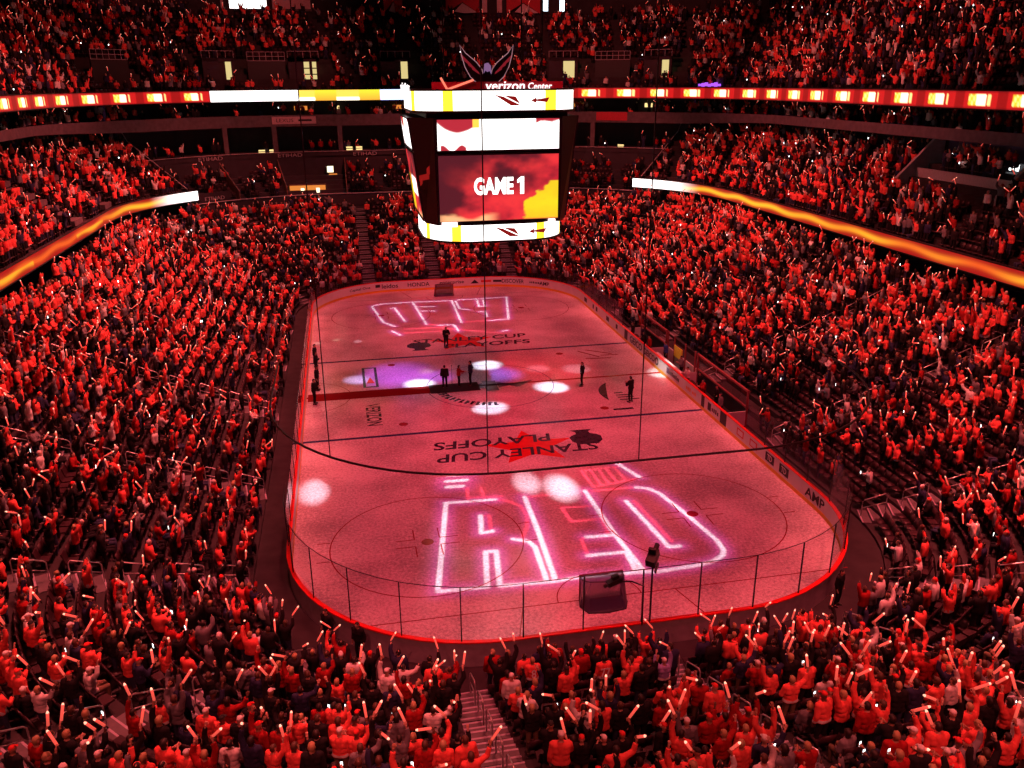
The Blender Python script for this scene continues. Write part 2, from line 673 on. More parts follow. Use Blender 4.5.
mb = MB()
mb.box((-60, -60, -0.4), (60, 100, -0.06))
structure(mb.build('floor', M['concrete']))
mb = MB()
ring_surface(mb, [(-0.05, -0.055), (0.05, 0.0), (LOW_O - TR / 2, 0.0)])
ring_surface(mb, terrace_profile(LOW_N, LOW_R, LOW_O, LOW_Z, 0.0))
structure(mb.build('floor_lower_bowl', M['concrete']))
mb = MB()
ring_surface(mb, [(18.18, 6.6), (18.18, 7.9)], in_far)
structure(mb.build('wall_far_box_front', M['wall_dark']))
mb = MB()
ring_surface(mb, terrace_profile(BOX_N, BOX_R, BOX_O, BOX_Z, 7.9) + [(23.2, BOX_Z + 4 * BOX_R), (23.2, 12.05)], in_far)
structure(mb.build('floor_far_boxes', M['wall_dark']))
mb = MB()
ring_surface(mb, [(23.2, 11.9), (23.2, 12.55), (23.32, 12.55), (23.32, 12.1), (25.2, 12.1), (25.2, 12.5), (27.6, 12.5), (27.6, 15.75), (23.5, 15.75)], in_far)
structure(mb.build('floor_far_suites', M['wall_dark']))
mb = MB()
ring_surface(mb, [(20.6, 7.4), (20.6, 8.45), (18.05, 8.45), (18.05, 9.6), (18.15, 9.6), (18.15, CLUB_Z)], in_side)
structure(mb.build('trim_1', M['wall_dark']))
mb = MB()
ring_surface(mb, [(18.15, CLUB_Z)] + terrace_profile(CLUB_N, CLUB_R, CLUB_O, CLUB_Z)[1:] + [(27.8, CLUB_Z + 9 * CLUB_R), (27.8, 16.05)], in_side)
structure(mb.build('floor_club_deck', M['concrete']))
mb = MB()
Bo = [23.55, 23.45, 23.45, 23.6, 23.6, 27.0]
Bf = [15.58, 15.60, 16.90, 16.90, 16.1, 16.1]
Bs = [16.05, 16.08, 16.95, 16.95, 16.2, 16.2]
n_ = len(ring(20.0))
band = []
for o_, zf, zs in zip(Bo, Bf, Bs):
    A, B = ring(o_), ring(o_ + 1.0)
    ang_ = np.degrees(np.arctan2(A[:, 1] - 20, np.abs(A[:, 0])))
    w_ = np.clip((SPLIT + 2 - ang_) / 26.0, 0, 1)
    w_ = w_ * w_ * (3 - 2 * w_)
    XY = A + (B - A) * w_[:, None]
    band.append(np.concatenate([XY, (zf + (zs - zf) * w_)[:, None]], 1))
for a, b in zip(band[:-1], band[1:]):
    for i in range(n_):
        k = (i + 1) % n_
        if not_near(*((a[i] + a[k]) / 2)[:2]):
            mb.quad(a[i], a[k], b[k], b[i])
structure(mb.build('trim_2', M['concrete_pale']))
mb = MB()
ring_surface(mb, [(23.5, 16.0), (24.9, 16.0), (24.9, 16.4), (27.6, 16.4), (27.6, 18.5), (23.1, 18.5)], in_far)
ring_surface(mb, [(24.5, 16.08), (25.2, 16.08), (25.2, 16.35), (26.1, 16.35), (26.1, 16.6), (28.4, 16.6), (28.4, 18.5), (23.1, 18.5)], in_side)
structure(mb.build('floor_suite_level', M['wall_dark']))
mb = MB()
ring_surface(mb, [(23.1, 18.5), (23.1, 19.85), (23.2, 19.85), (23.2, UP_Z)] + terrace_profile(UP_N, UP_R, UP_O, UP_Z)[1:] + [(40.0, UP_Z + 16 * UP_R), (40.0, 40.0)], not_near)
structure(mb.build('floor_upper_deck', M['concrete']))
mb = MB()
mb.box((-62, -75, 44), (62, 95, 44.4))
structure(mb.build('ceiling', M['dark']))
# end walls of the club decks, with a pale coping
for sx in (-1, 1):
    w, cp = MB(), MB()
    pts = []
    for o, z in terrace_profile(CLUB_N, CLUB_R, CLUB_O, CLUB_Z):
        P = ring(o)
        P = P[P[:, 0] * sx > 0]
        P = P[P[:, 1] > 0]
        ang = np.array([sector(*p) for p in P])
        i = np.argmin(np.abs(ang - SPLIT))
        hx, hy, r = rr(o)
        # point on the split ray at this offset
        lo, hi = 5.0, 90.0
        a = math.radians(SPLIT)
        for _ in range(30):
            md = (lo + hi) / 2
            if offset_of(sx * md * math.cos(a), 20 + md * math.sin(a)) > o:
                hi = md
            else:
                lo = md
        pts.append((sx * lo * math.cos(a), 20 + lo * math.sin(a), z))
    for p, q in zip(pts[:-1], pts[1:]):
        w.quad((p[0], p[1], 6.8), (q[0], q[1], 6.8), (q[0], q[1], q[2] + 0.55), (p[0], p[1], p[2] + 0.55))
    cp.tube([(p[0], p[1], p[2] + 0.6) for p in pts[::2]] + [(pts[-1][0], pts[-1][1], 15.75)], 0.05, 6)
    structure(w.build('wall_' + ('left' if sx < 0 else 'right') + '_club_end', M['wall_dark']))
    structure(cp.build('trim_3' if sx < 0 else 'trim_4', M['letter_grey']))

# ================================================================== ICE
ice = thing('ice_sheet', (0, 0, 0), 'glossy ice sheet lit pink, with rounded corners and painted lines', 'ice rink')
mb = MB()
P = ring(0.0)
mb.add([(x, y, 0) for x, y in P] + [(x, y, -0.05) for x, y in P],
       [tuple(range(len(P)))] + [(i, i + len(P), (i + 1) % len(P) + len(P), (i + 1) % len(P)) for i in range(len(P))])
mb.build('ice_surface', M['ice'], ice)
ZP = 0.004


def stripe(name, y0, y1, m, x0=-HX, x1=HX):
    MB().quad((x0, y0, ZP), (x1, y0, ZP), (x1, y1, ZP), (x0, y1, ZP)).build(name, m, ice)


def arc_stripe(mb, cx, cy, r, w, a0=0.0, a1=2 * PI, n=64):
    for k in range(n):
        a, b = a0 + (a1 - a0) * k / n, a0 + (a1 - a0) * (k + 1) / n
        mb.quad((cx + (r - w / 2) * math.cos(a), cy + (r - w / 2) * math.sin(a), ZP), (cx + (r + w / 2) * math.cos(a), cy + (r + w / 2) * math.sin(a), ZP),
                (cx + (r + w / 2) * math.cos(b), cy + (r + w / 2) * math.sin(b), ZP), (cx + (r - w / 2) * math.cos(b), cy + (r - w / 2) * math.sin(b), ZP))
    return mb


FT = 0.3048
stripe('blue_line', -25.5 * FT - 0.15, -25.5 * FT + 0.15, M['paint_blue'])
stripe('blue_line', 25.5 * FT - 0.15, 25.5 * FT + 0.15, M['paint_blue'])
stripe('centre_line', -0.15, 0.15, M['paint_thin'])
for s in (-1, 1):
    gx = 11.55
    stripe('goal_line', s * 27.13 - 0.03, s * 27.13 + 0.03, M['paint_thin'], -gx, gx)
    mb = MB()
    arc_stripe(mb, 0, s * 27.13, 1.83, 0.05, (0 if s < 0 else PI), (PI if s < 0 else 2 * PI), 32)
    mb.build('goal_crease', M['paint_thin'], ice)
    for sx in (-1, 1):   # trapezoid behind the goal
        mb = MB()
        a, b = Vector((sx * 3.35, s * 27.13, ZP)), Vector((sx * 4.27, s * 30.4, ZP))
        d = Vector((0.03, 0, 0))
        mb.quad(a - d, a + d, b + d, b - d)
        mb.build('trapezoid_line', M['paint_thin'], ice)
    for sx in (-1, 1):
        cx, cy = sx * 22 * FT, s * 69 * FT
        arc_stripe(MB(), cx, cy, 15 * FT, 0.06).build('face_off_circle', M['paint_thin'], ice)
        arc_stripe(MB(), cx, cy, 0.15, 0.30, n=20).build('face_off_spot', M['paint_thin'], ice)
        for ax in (-1, 1):
            for ay in (-1, 1):
                hm = MB()
                hm.box((cx + ax * 0.6 - (0.0 if ax > 0 else 0.9), cy + ay * 0.32 - 0.03, ZP), (cx + ax * 0.6 + (0.9 if ax > 0 else 0.0), cy + ay * 0.32 + 0.03, ZP + 0.001))
                hm.build('hash_mark', M['paint_thin'], ice)
                hm = MB()
                hm.box((cx + ax * 0.6 - 0.03, cy + ay * 0.32 - (0 if ay > 0 else 0.95), ZP), (cx + ax * 0.6 + 0.03, cy + ay * 0.32 + (0.95 if ay > 0 else 0), ZP + 0.001))
                hm.build('hash_mark', M['paint_thin'], ice)
            for ay in (-1, 1):
                hm = MB()
                x0 = cx + ax * 15 * FT
                hm.box((min(x0, x0 + ax * 0.6), cy + ay * 0.85 - 0.03, ZP), (max(x0, x0 + ax * 0.6), cy + ay * 0.85 + 0.03, ZP + 0.001))
                hm.build('hash_mark', M['paint_thin'], ice)
        arc_stripe(MB(), sx * 22 * FT, s * 20 * FT, 0.15, 0.30, n=20).build('face_off_spot', M['paint_thin'], ice)
arc_stripe(MB(), 0, 0, 15 * FT, 0.07).build('centre_circle', M['paint_navy'], ice)
arc_stripe(MB(), -HX, 0, 3.05, 0.05, -PI / 2, PI / 2, 32).build('referee_crease', M['paint_thin'], ice)
UPS = lambda x, y: frame((x, y, ZP), (-1, 0, 0), (0, -1, 0))
STD = lambda x, y: frame((x, y, ZP), (1, 0, 0), (0, 1, 0))


def cup(sx, x, y):
    """trophy silhouette painted on the ice"""
    prof = [(0, 0.62), (0.04, 0.62), (0.10, 0.75), (0.22, 0.95), (0.5, 1.0), (0.62, 0.8), (0.72, 0.45), (0.85, 0.42), (1.0, 0.72), (1.0, 0)]
    vs = []
    h, w = 2.2, 1.0
    for t, hw in prof[:-1]:
        vs.append((w * hw, h * t))
    vs += [(-a, b) for a, b in reversed(vs)]
    pts = [(x + sx * a, y + sx * (b - h / 2), ZP + 0.001) for a, b in vs]
    mbx = MB()
    n = len(prof) - 1
    for i in range(n - 1):
        mbx.quad(pts[i], pts[i + 1], pts[2 * n - 2 - i], pts[2 * n - 1 - i])
    return mbx


for s, cx, cy in ((-1, -0.35, -11.0), (1, 0.3, 11.0)):
    F = UPS if s < 0 else STD
    sg = 1 if s > 0 else -1
    st = MB()
    c0 = (cx - sg * 0.8, cy + sg * 0.2)
    ang = [PI / 2 + k * PI / 5 for k in range(10)]
    st.add([(c0[0] + (2.9 if k % 2 == 0 else 1.25) * math.cos(a) * 1.0, c0[1] + (2.5 if k % 2 == 0 else 1.1) * math.sin(a), ZP) for k, a in enumerate(ang)] + [(c0[0], c0[1], ZP)],
           [(10, k, (k + 1) % 10) for k in range(10)])
    st.build('painted_star', M['paint_red'], ice)
    text_obj('painted_lettering', 'STANLEY CUP', F(cx, cy + sg * 0.85), M['paint_dark'], ice, 1.15, 9.8, 0.002, 0.02, 0.15)
    text_obj('painted_lettering', 'PLAYOFFS', F(cx + sg * 1.25, cy - sg * 0.95), M['paint_dark'], ice, 1.15, 7.3, 0.002, 0.02, 0.15)
    cup(-sg, cx - sg * 4.45, cy - sg * 0.55).build('painted_trophy', M['paint_dark'], ice)
for (x, y, s) in ((-8.5, -4.0, 'VERIZON'),):
    text_obj('painted_lettering', s, frame((x, y, ZP), (0, -1, 0), (1, 0, 0)), M['paint_dark'], ice, 1.0, 3.9, 0.002, 0.02)
mb = MB()
for (a, b, c, d) in ((-9.0, 1.3, -7.9, 1.5), (-9.0, 5.6, -7.9, 5.8), (-9.0, 1.5, -8.8, 5.6), (-8.1, 1.5, -7.9, 5.6)):
    mb.box((a, b, ZP), (c, d, ZP + 0.001))
mb.build('painted_box', M['paint_dark'], ice)
mb = MB()
mb.add([(-8.75, 2.2, ZP), (-8.15, 2.2, ZP), (-8.45, 3.6, ZP)], [(0, 1, 2)])
mb.build('painted_triangle', M['paint_red'], ice)
mb = MB()      # curved ad in the right neutral zone
for k in range(12):
    a, b = PI * 0.75 + k * 0.08, PI * 0.75 + (k + 1) * 0.08
    w0, w1 = 0.28 * math.sin(PI * k / 12), 0.28 * math.sin(PI * (k + 1) / 12)
    f = lambda t, r: (10.4 + r * math.cos(t) * 1.0, -4.1 + r * math.sin(t) * 1.3, ZP)
    mb.quad(f(a, 3 - w0), f(a, 3 + w0), f(b, 3 + w1), f(b, 3 - w1))
for k in range(4):
    mb.box((8.2, -4.9 + 0.45 * k, ZP), (9.6 - 0.25 * k, -4.75 + 0.45 * k, ZP + 0.001))
mb.box((7.2, -6.65, ZP), (8.6, -6.35, ZP + 0.001))
mb.build('painted_curve', M['paint_dark'], ice)
mb = MB()
for (x0, y0, x1, y1) in ((8.3, 6.4, 9.6, 4.6), (9.0, 6.6, 10.8, 5.2), (8.4, 4.4, 10.4, 4.2), (9.8, 5.0, 11.2, 4.9)):
    a, b = Vector((x0, y0, ZP)), Vector((x1, y1, ZP))
    d = (b - a).normalized().cross(Vector((0, 0, 1))) * 0.09
    mb.quad(a - d, a + d, b + d, b - d)
mb.build('painted_strokes', M['paint_thin'], ice)
# centre-ice emblem: spread wings
mb = MB()
for s in (-1, 1):
    for k in range(5):
        x0, y0 = s * 0.5, -0.4 + 0.25 * k
        mb.add([(x0, y0, ZP), (s * (3.3 - 0.25 * k), y0 + 0.9 - 0.55 * k, ZP), (s * (3.0 - 0.3 * k), y0 + 0.62 - 0.5 * k, ZP), (x0, y0 - 0.22, ZP)], [(0, 1, 2, 3)])
mb.add([(-0.45, -1.2, ZP), (0.45, -1.2, ZP), (0.5, 0.9, ZP), (-0.5, 0.9, ZP)], [(0, 1, 2, 3)])
mb.build('painted_emblem', M['paint_navy'], ice)
mb = MB()      # arc of dark lettering too small to read, round the near left of the centre circle
for k in range(13):
    a = math.radians(192 + 6.2 * k)
    mtx = Matrix.Translation((3.75 * math.cos(a), 3.75 * math.sin(a), ZP)) @ Matrix.Rotation(a + PI / 2, 4, 'Z')
    mb.box((-0.15, -0.32, 0), (0.06, 0.32, 0.001), 0, mtx)
    mb.box((-0.15, -0.08 + 0.2 * (k % 3 - 1), 0), (0.16, 0.08 + 0.2 * (k % 3 - 1), 0.001), 0, mtx)
mb.build('painted_arc_strokes', M['paint_dark'], ice)

# ================================================================== BOARDS AND GLASS
boards = thing('rink_boards', (0, -HY, 0), 'white boards round the ice carrying adverts, red cap rail, yellow kick plate', 'boards')
BT = 0.11


def loop_prism(o0, o1, z0, z1, step=None):
    mbx = MB()
    A, B = ring(o0), ring(o1)
    n = len(A)
    for i in range(n):
        j = (i + 1) % n
        mbx.quad((*A[i], z0), (*A[i], z1), (*A[j], z1), (*A[j], z0))
        mbx.quad((*B[j], z0), (*B[j], z1), (*B[i], z1), (*B[i], z0), 1)
        mbx.quad((*A[i], z1), (*B[i], z1), (*B[j], z1), (*A[j], z1))
    return mbx


loop_prism(0.0, BT, 0.0, 1.04).build('board_wall', [M['board_white'], M['board_back']], boards)
loop_prism(-0.015, 0.0, 0.0, 0.22).build('kick_plate', [M['yellow_kick'], M['yellow_kick']], boards)
loop_prism(-0.03, BT + 0.03, 1.04, 1.10).build('cap_rail', [M['red_cap'], M['red_cap']], boards)
# corrugation on the outside of the near boards
mb = MB()
p, nr, t = walk(BT + 0.012, 0.3)
for (x, y), (nx, ny) in zip(p, nr):
    if y < -20:
        mtx = frame((x, y, 0), (ny, -nx, 0), (-nx, -ny, 0))
        mb.box((-0.03, -0.012, 0.03), (0.03, 0.012, 1.02), 0, mtx)
mb.build('back_rib', M['black_metal'], boards)


def near_pt(y=None, x=None, o=-0.02, side=1):
    """point and inward normal on the boards near a given place"""
    P, Nn, _ = walk(o, 0.05)
    i = np.argmin(np.hypot(P[:, 0] - x, P[:, 1] - y))
    return P[i], Nn[i]


def bend(o, s0, off, z):
    """wraps a flat local mesh (x along, y up, z out) on ring(off) about arc length s0"""
    P = ring(off)
    Q = np.vstack([P, P[:1]])
    d = np.linalg.norm(np.diff(Q, axis=0), axis=1)
    cum = np.concatenate([[0], np.cumsum(d)])
    me = o.data
    co = np.empty(len(me.vertices) * 3, np.float32)
    me.vertices.foreach_get('co', co)
    co = co.reshape(-1, 3).astype(float)
    t = (s0 - co[:, 0]) % cum[-1]
    i = np.clip(np.searchsorted(cum, t) - 1, 0, len(d) - 1)
    p = Q[i] + (Q[i + 1] - Q[i]) * ((t - cum[i]) / d[i])[:, None]
    tg = (Q[i + 1] - Q[i]) / d[i][:, None]
    nr_ = np.stack([-tg[:, 1], tg[:, 0]], 1)
    W = np.stack([p[:, 0] + nr_[:, 0] * co[:, 2], p[:, 1] + nr_[:, 1] * co[:, 2], z + co[:, 1]], 1)
    me.vertices.foreach_set('co', W.astype(np.float32).ravel())
    me.update()
    return o


def arc_at(x, y, off):
    P, _, t = walk(off, 0.05)
    return t[np.argmin(np.hypot(P[:, 0] - x, P[:, 1] - y))]


def board_text(s, x, y, h, w, m, z=0.60, bold=0.01, shear=0.0):
    o = text_obj('advert_lettering', s, Matrix.Identity(4), m, boards, h, w, 0.006, bold, shear)
    return bend(o, arc_at(x, y, -0.012), -0.012, z)


def board_panel(x, y, w, z0, z1, m, name='advert_panel', o=-0.008):
    mbx = MB()
    k_ = max(1, int(w / 0.25))
    xs = np.linspace(-w / 2, w / 2, k_ + 1)
    vs = [(a, b, c) for a in xs for b, c in ((z0, 0), (z1, 0), (z1, 0.005), (z0, 0.005))]
    fs = [(4 * i + j, 4 * i + (j + 1) % 4, 4 * i + 4 + (j + 1) % 4, 4 * i + 4 + j) for i in range(k_) for j in range(4)]
    mbx.add(vs, fs + [(3, 2, 1, 0), (4 * k_, 4 * k_ + 1, 4 * k_ + 2, 4 * k_ + 3)])
    return bend(mbx.build(name, m, boards), arc_at(x, y, o), o, 0.0)


for (s, x, w, h, m) in (('Capital One', -8.9, 2.4, 0.32, 'ad_black'), ('leidos', -5.3, 1.7, 0.46, 'ad_black'), ('HONDA', -2.3, 2.3, 0.42, 'ad_black'),
                        ('enterprise', 1.2, 2.6, 0.44, 'ad_black'), ('DISCOVER', 8.0, 2.4, 0.42, 'ad_black'), ('AMP', 13.6, 1.2, 0.4, 'ad_black')):
    board_text(s, x, HY, h, w, M[m], 0.62, 0.012)
board_panel(-6.6, HY, 0.5, 0.55, 0.85, M['ad_black'])
(px, py), (nx, ny) = near_pt(HY, 3.6)
MB().add([(3.2, HY - 0.012, 0.42), (4.1, HY - 0.012, 0.42), (3.65, HY - 0.012, 0.84)], [(0, 1, 2)]).build('advert_triangle', M['ad_black'], boards)
board_panel(4.9, HY, 1.1, 0.5, 0.74, M['ad_red'])
board_panel(6.1, HY, 0.9, 0.5, 0.72, M['ad_black'])
for (s, y, w, h, m) in (('GEICO', 5.6, 2.9, 0.55, 'ad_black'), ('GEICO', 2.5, 2.4, 0.5, 'ad_black'), ('AMP', -21.8, 1.9, 0.52, 'ad_black')):
    board_text(s, HX, y, h, w, M[m], 0.62, 0.02)


def strokes(x, y, w, h, n_, m, z=0.62, lead=0.0):
    """a line of lettering too small to read: short upright strokes"""
    mbx = MB()
    for k in range(n_):
        a = -w / 2 + w * (k + 0.15) / n_
        hh = h * (0.75 + 0.25 * ((k * 7) % 3) / 2)
        mbx.box((a, -h / 2, 0), (a + 0.62 * w / n_, -h / 2 + hh, 0.006))
    return bend(mbx.build('advert_strokes', m, boards), arc_at(x, y, -0.012), -0.012, z)


strokes(HX, -2.7, 1.9, 0.30, 8, M['ad_black'])
board_panel(HX, -1.45, 0.5, 0.42, 0.86, M['paint_navy'])
strokes(HX, -5.3, 0.9, 0.26, 3, M['ad_orange'])
strokes(HX, -6.3, 0.7, 0.24, 3, M['ad_orange'])
board_panel(HX, -8.8, 0.5, 0.36, 0.88, M['ad_black'])
strokes(HX, -9.7, 1.1, 0.30, 4, M['ad_black'])
board_text('O', HX, 0.85, 0.6, 0.75, M['ad_black'], 0.62, 0.03)
strokes(11.0, HY - 0.5, 1.4, 0.2, 7, M['ad_black'])
for (y, w) in ((10.6, 0.5), (13.2, 0.8), (16.6, 0.5), (17.7, 0.4), (20.3, 0.9)):
    board_panel(HX, y, w, 0.42, 0.82, M['ad_black'])
for y in (-13.3, -15.0):
    a = board_panel(HX, y, 0.9, 0.4, 0.86, M['ad_red'])
    board_panel(HX, y, 0.66, 0.48, 0.78, M['board_white'], o=-0.016)
for y in (-17.0, -18.6):
    board_panel(HX, y, 1.0, 0.38, 0.9, M['ad_black'])
    bend(text_obj('advert_lettering', 'TD', Matrix.Identity(4), M['board_white'], boards, 0.34, 0.55, 0.006, 0.02), arc_at(HX, y, -0.02), -0.02, 0.66)
board_panel(HX, 0.2, 1.9, 0.28, 0.98, M['board_white'], 'white_panel')
for (x, y, w) in ((HX, 8.1, 0.8), (HX, -7.75, 0.5), (HX, -10.9, 0.9)):
    board_panel(x, y, w, 0.02, 1.03, M['black_metal'], 'gate')

glass = thing('rink_glass', (0, -HY, 1.1), 'clear glass wall with slim dark posts standing on the boards round the ice', 'glass')
bench_zone = lambda x, y: x > 12.0 and -11.6 < y < 8.8
p, nr, t = walk(BT / 2, 2.28)
for i in range(len(p)):
    (x0, y0), (x1, y1) = p[i], p[(i + 1) % len(p)]
    h0 = 3.42 if abs(y0) > 22 else 2.75
    if bench_zone(x0, y0) or bench_zone(x1, y1):
        continue
    h = 3.42 if abs((y0 + y1) / 2) > 22 else 2.75
    mb = MB()
    a, b = Vector((x0, y0, 0)), Vector((x1, y1, 0))
    d = (b - a).normalized()
    nn = Vector((-d.y, d.x, 0)) * 0.006
    a2, b2 = a + d * 0.03, b - d * 0.03
    mb.add([a2 - nn + Vector((0, 0, 1.1)), b2 - nn + Vector((0, 0, 1.1)), b2 + nn + Vector((0, 0, 1.1)), a2 + nn + Vector((0, 0, 1.1)),
            a2 - nn + Vector((0, 0, h)), b2 - nn + Vector((0, 0, h)), b2 + nn + Vector((0, 0, h)), a2 + nn + Vector((0, 0, h))],
           [(0, 3, 2, 1), (4, 5, 6, 7), (0, 1, 5, 4), (1, 2, 6, 5), (2, 3, 7, 6), (3, 0, 4, 7)])
    mb.build('pane', M['glass'], glass)
    mb = MB()
    mb.box((x0 - 0.022, y0 - 0.022, 1.1), (x0 + 0.022, y0 + 0.022, max(h, h0)))
    mb.build('post', M['black_metal'], glass)
mb = MB()
strip = ring_strip(lambda x, y: y < -21, BT / 2)[0]
rs, _ = resample(strip, 1.0)
mb.tube([(x, y, 3.43) for x, y in rs], 0.016, 5)
mb.build('top_channel', M['black_metal'], glass)

# ================================================================== GOALS
for s, lab in ((-1, 'red hockey goal with dark netting at the near end, backed against the glass'), (1, 'small far hockey goal below the far-end boards')):
    gy = s * 27.13
    g = thing('hockey_goal', (0, gy, 0), lab, 'hockey goal', 'hockey goals')
    mb = MB()
    for sx in (-1, 1):
        mb.tube([(sx * 0.915, gy, 0.0), (sx * 0.915, gy, 1.22)], 0.035, 8)
    mb.tube([(-0.95, gy, 1.22), (0.95, gy, 1.22)], 0.035, 8)
    mb.build('goal_frame', M['goal_red'], g, True)
    mb = MB()
    base = [(-0.915, gy, 0.03), (-1.02, gy + s * 0.5, 0.03), (-0.8, gy + s * 1.0, 0.03), (0, gy + s * 1.12, 0.03), (0.8, gy + s * 1.0, 0.03), (1.02, gy + s * 0.5, 0.03), (0.915, gy, 0.03)]
    mb.tube(base, 0.03, 6)
    top = [(-0.915, gy, 1.22), (-0.9, gy + s * 0.35, 1.2), (-0.6, gy + s * 0.55, 1.18), (0, gy + s * 0.6, 1.18), (0.6, gy + s * 0.55, 1.18), (0.9, gy + s * 0.35, 1.2), (0.915, gy, 1.22)]
    mb.tube(top, 0.022, 6)
    mb.build('back_frame', M['black_metal'], g, True)
    mb = MB()
    for i in range(6):
        mb.quad(base[i], base[i + 1], top[i + 1], top[i])
    mb.add(top, [tuple(range(7))])
    mb.build('netting', M['net'], g)
    mb = MB()
    mb.box((-0.9, gy + s * 0.02 - 0.02, 0.0), (0.9, gy + s * 0.9 + 0.02, 0.012))
    mb.build('skirt', M['paint_navy'], g)

# ================================================================== CARPET, STAGE MAT, MIC
cp = MB()
cp.box((-12.85, -0.78, 0.006), (-3.9, 0.66, 0.022))
tag(cp.build('red_carpet', M['carpet']), 'long dark red carpet laid from the left boards towards centre ice', 'carpet')
cp = MB()
cp.box((-4.4, -0.95, 0.024), (-0.85, 0.75, 0.045))
tag(cp.build('stage_mat', M['stage']), 'black mat at the end of the red carpet, under three standing people', 'mat')
t = thing('microphone_stand', (-2.75, 0.15, 0.045), 'thin microphone stand beside the people on the black mat', 'microphone stand')
mb = MB()
for k in range(3):
    a = 2 * PI * k / 3
    mb.tube([(-2.75, 0.15, 0.1), (-2.75 + 0.3 * math.cos(a), 0.15 + 0.3 * math.sin(a), 0.055)], 0.012, 6)
mb.build('tripod_base', M['black_metal'], t)
MB().tube([(-2.75, 0.15, 0.08), (-2.75, 0.15, 1.55)], 0.014, 8).build('pole', M['black_metal'], t)
MB().tube([(-2.75, 0.15, 1.55), (-2.75, 0.08, 1.68)], 0.02, 8, r1=0.03).build('microphone', M['rubber'], t)

# ================================================================== SAFETY NET RIG, GLASS-MOUNTED CAMERAS
t = thing('net_pipe', (0, -HY, 8.0), 'black curved net pipe hung over the near end of the ice on thin cables', 'net pipe')
pl = ring_strip(lambda x, y: y < -17.0, 0.15)[0]
rs, _ = resample(pl, 0.2)
MB().tube([(x, y, 8.0) for x, y in rs[::4]], 0.045, 8).build('curved_pipe', M['black_metal'], t, True)
for (cu_, cv) in ((329, 450), (489, 471), (641, 460)):
    best = min(rs, key=lambda q: abs(project((q[0], q[1], 8.0))[0] - cu_) + 0.2 * abs(project((q[0], q[1], 8.0))[1] - cv))
    MB().tube([(best[0], best[1], 8.0), (best[0], best[1], 44.0)], 0.022, 6).build('hanging_cable', M['black_metal'], t)

t = thing('robotic_camera', (0.85, -30.62, 1.1), 'black television camera on a tall pole above the near glass, right of the goal', 'camera')
MB().tube([(0.85, -30.66, 1.05), (0.85, -30.66, 3.75)], 0.04, 8).build('pole', M['black_metal'], t)
mb = MB()
mtx = frame((0.85, -30.6, 3.95), (0.8, -0.6, 0), (0.45, 0.6, 0.3))
mb.box((-0.18, -0.35, -0.16), (0.18, 0.3, 0.16), 0, mtx)
cbody = mb.build('camera_body', M['black_metal'], t)
MB().tube([mtx @ Vector((0, 0.28, 0)), mtx @ Vector((0, 0.62, 0))], 0.1, 10).build('lens', M['rubber'], cbody, True)
mb = MB()
mb.box((-0.14, 0.0, 0.17), (0.1, 0.12, 0.42), 0, mtx)
mb.box((0.2, -0.5, -0.25), (0.26, -0.1, -0.1), 0, mtx)
mb.build('pan_head', M['black_metal'], t)
t = thing('goal_camera', (0.6, -30.62, 1.1), 'small black camera on a bent arm reaching over the near goal', 'camera')
MB().tube([(0.55, -30.66, 1.05), (0.55, -30.62, 2.75), (0.2, -30.3, 2.8), (-0.1, -30.05, 2.68)], 0.03, 8).build('bent_arm', M['black_metal'], t, True)
mb = MB()
mtx = frame((-0.35, -29.9, 2.62), (1, 0.35, 0.1), (-0.3, 1, 0))
mb.box((-0.35, -0.12, -0.09), (0.3, 0.12, 0.11), 0, mtx)
mb.box((-0.1, -0.09, 0.11), (0.16, 0.09, 0.26), 0, mtx)
cbody = mb.build('camera_body', M['black_metal'], t)
MB().tube([mtx @ Vector((-0.35, 0, 0)), mtx @ Vector((-0.5, 0, -0.02))], 0.07, 10).build('lens', M['rubber'], cbody, True)

# ================================================================== PLAYER BENCHES ON THE RIGHT
for (y0, y1, lab) in ((2.6, 8.4, 'far team bench box with red rails and glass, behind the right boards'),
                      (-11.2, -3.4, 'near team bench box with red rails and glass, behind the right boards')):
    t = thing('player_bench', (13.9, (y0 + y1) / 2, 0), lab, 'team bench', 'team benches on the right')
    MB().box((13.08, y0, 0.0), (14.36, y1, 0.12)).build('bench_floor', M['rubber'], t)
    mb = MB()
    mb.box((13.55, y0 + 0.2, 0.52), (13.95, y1 - 0.2, 0.58))
    for k in range(6):
        yy = y0 + 0.4 + (y1 - y0 - 0.8) * k / 5
        mb.box((13.7, yy - 0.04, 0.12), (13.8, yy + 0.04, 0.52))
    mb.build('seat_plank', M['dark'], t)
    MB().box((14.36, y0, 0.0), (14.44, y1, 1.25)).build('back_wall', M['wall_dark'], t)
    MB().box((14.33, y0, 1.25), (14.47, y1, 1.37)).build('top_rail', M['bench_red'], t)
    MB().box((14.33, y0, 2.32), (14.47, y1, 2.44)).build('upper_rail', M['bench_red'], t)
    MB().box((14.39, y0, 1.37), (14.41, y1, 2.32)).build('glass_screen', M['glass'], t)
    for yy in (y0 + 0.04, y1 - 0.04):
        MB().box((14.30, yy - 0.05, 0.0), (14.42, yy + 0.05, 2.5)).build('end_post', M['bench_red'], t)
        MB().box((13.1, yy - 0.03, 0.0), (14.36, yy + 0.03, 1.1)).build('end_wall', M['board_white'], t)
t = thing('timekeeper_box', (13.9, -0.4, 0), 'small box with pale posts between the two team benches', 'box')
MB().box((13.08, -3.3, 0.0), (14.36, 2.5, 0.12)).build('box_floor', M['rubber'], t)
MB().box((13.15, -3.1, 0.12), (13.6, 2.3, 0.85)).build('desk', M['board_white'], t)
for yy in (2.2, 0.9, -1.2, -3.0):
    MB().box((14.28, yy - 0.05, 0.12), (14.38, yy + 0.05, 2.5)).build('post', M['bench_red'], t)
